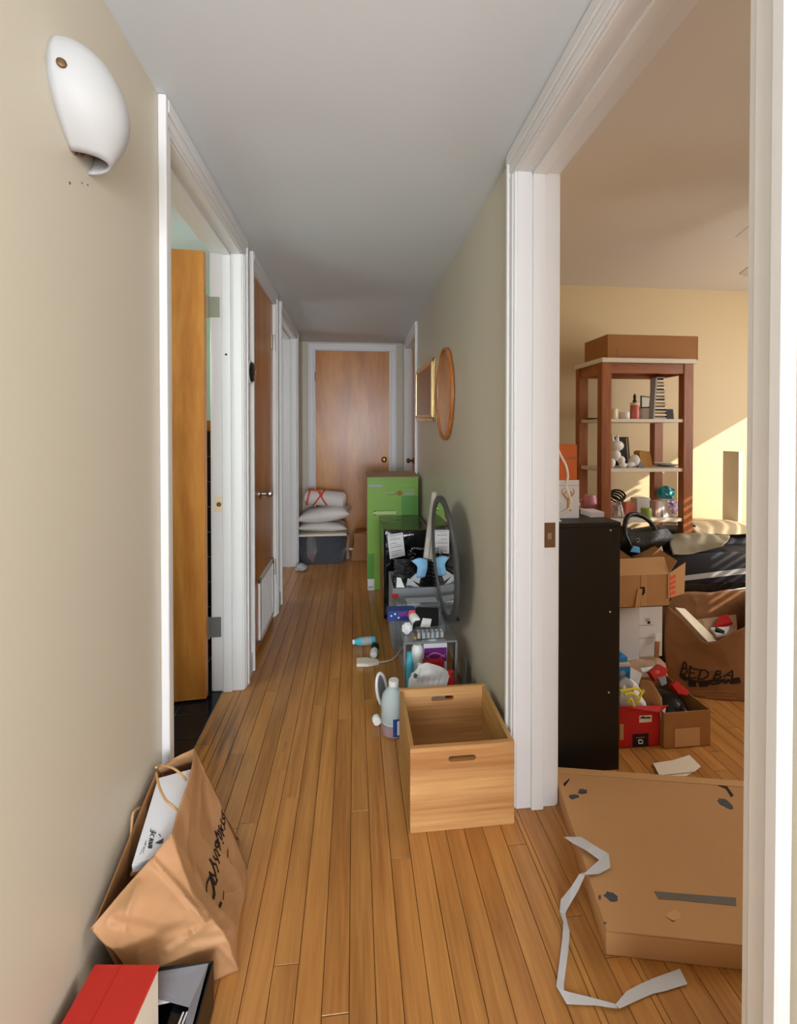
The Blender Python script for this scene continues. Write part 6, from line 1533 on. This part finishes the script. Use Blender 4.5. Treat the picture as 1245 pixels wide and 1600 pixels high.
st = [[2.0] + zz((300, 245), (270, 330), (240, 440)), [1.8] + zz((300, 245), (335, 285), (325, 340), (262, 365)), [1.8] + zz((262, 365), (335, 360), (345, 410), (300, 450), (240, 440)),
      [2.0] + zz((400, 315), (385, 400), (375, 500)), [1.7] + zz((395, 325), (420, 355), (520, 378)), [1.6] + zz((385, 425), (470, 432)), [1.8] + zz((375, 500), (430, 515), (495, 500)),
      [2.0] + zz((570, 385), (545, 460), (520, 530)), [1.8] + zz((545, 380), (640, 385), (690, 430), (670, 490), (600, 525), (520, 530)),
      [1.9] + zz((825, 400), (800, 460), (770, 525)), [1.7] + zz((815, 400), (880, 395), (885, 430), (810, 465)), [1.7] + zz((810, 465), (880, 470), (895, 500), (840, 522), (770, 525)),
      [1.7] + zz((935, 490), (1010, 440), (1075, 390)), [1.9] + zz((1075, 390), (1080, 460), (1065, 560)), [1.6] + zz((985, 460), (1075, 478)),
      [3.5] + zz((235, 460), (265, 500), (320, 545)), [2.6] + zz((250, 440), (330, 510), (430, 555), (560, 572), (700, 565), (860, 552), (960, 540)), [8.0] + zz((390, 600), (460, 600)), [8.0] + zz((560, 605), (630, 600)), [4.0] + zz((600, 575), (690, 590), (660, 620)), [2.6] + zz((690, 575), (750, 610), (840, 600), (910, 560), (960, 590)), [2.6] + zz((700, 560), (780, 555), (850, 570)), [3.0] + zz((960, 590), (1010, 545), (1060, 590), (1110, 560)), [7.0] + zz((1080, 560), (1180, 545)),
      ]
drop_ink(fb3, st, 1.8, off=.0016, step=1.5).build('lettering', 'ink', gb, world=True)
st = [[.9] + zz((450, 735), (620, 735), (860, 720), (1075, 735)), [.7] + zz((500, 775), (1075, 790)), [1.6] + zz((650, 825), (1130, 835))]
drop_ink(fb3, st, .9, off=.0016, step=2).build('small_print', 'kraft_dark', gb, world=True)
# books and boxes standing in the bag
mb = MB(); q = [P(1055, 949, Y=1.945), P(1070, 951, Y=1.955), P(1122, 1001, Y=1.87), P(1106, 1003, Y=1.862)]; mb.slab(q, (.01, .02, -.12)); solo('cream_box', 'long cream box standing inside the lettered bag', 'box', mb, 'cream')
mb = MB(); q = [P(1088, 968, Y=1.97), P(1150, 960, Y=1.97), P(1152, 990, Y=1.86), P(1118, 996, Y=1.87)]; mb.slab(q, (0, .0, -.12)); solo('grey_brown_box', 'flat tan box inside the lettered bag', 'box', mb, 'tanpaper')
mb = MB(); q = [P(1123, 967, Y=1.955), P(1136, 963, Y=1.955), P(1144, 976, Y=1.90), P(1116, 983, Y=1.90)]; mb.slab(q, (0, .0, .012)); t = solo('red_white_packet', 'red and white packet lying on top inside the lettered bag', 'packet', mb, 'red2')
mb = MB(); q = [P(1110, 984, Y=1.895), P(1140, 982, Y=1.895), P(1134, 993, Y=1.87), P(1120, 996, Y=1.87)]; mb.slab(q, (0, 0, .010)); mb.build('white_half', 'paper', t, world=True)
mb = MB(); q = [P(1118, 984, Y=1.885), P(1132, 990, Y=1.875), P(1131, 994, Y=1.87), P(1117, 988, Y=1.88)]; mb.slab(q, (0, 0, .014)); mb.build('dark_print', 'ink', t, world=True)

# ceiling fan at the right of the doorway view
fn = thing('ceiling_fan', 'white bladed ceiling fan at the upper right of the bedroom doorway', 'fan', (1.86, 1.35, 1.93))
MB().lathe([(.0, .2), (.06, .2), (.05, .16), (.015, .15), (.015, .08), (.07, .07), (.09, .04), (.085, 0), (.05, -.02), (0, -.02)], (0, 0, 0), (0, 0, 1), 24).build('motor', 'white', fn, smooth=True)
for i in range(5):
    a = R(171 + 72 * i); d_ = V((math.cos(a), math.sin(a), 0)); s2 = V((-math.sin(a), math.cos(a), .16)).normalized() * .055
    mb = MB(); k = 8
    rows = []
    for j in range(k + 1):
        f = j / k; c_ = d_ * (.09 + .40 * f) + V((0, 0, .02 - .02 * f * f)); wv = (.75 + .35 * f) * (1 if j < k else .6)
        rows.append((c_ - s2 * wv, c_ + s2 * wv))
    for (a1, b1_), (a2, b2_) in zip(rows, rows[1:]): mb.slab([a1, a2, b2_, b1_], (0, 0, .005))
    mb.build('blade', 'white', fn, weld=True)
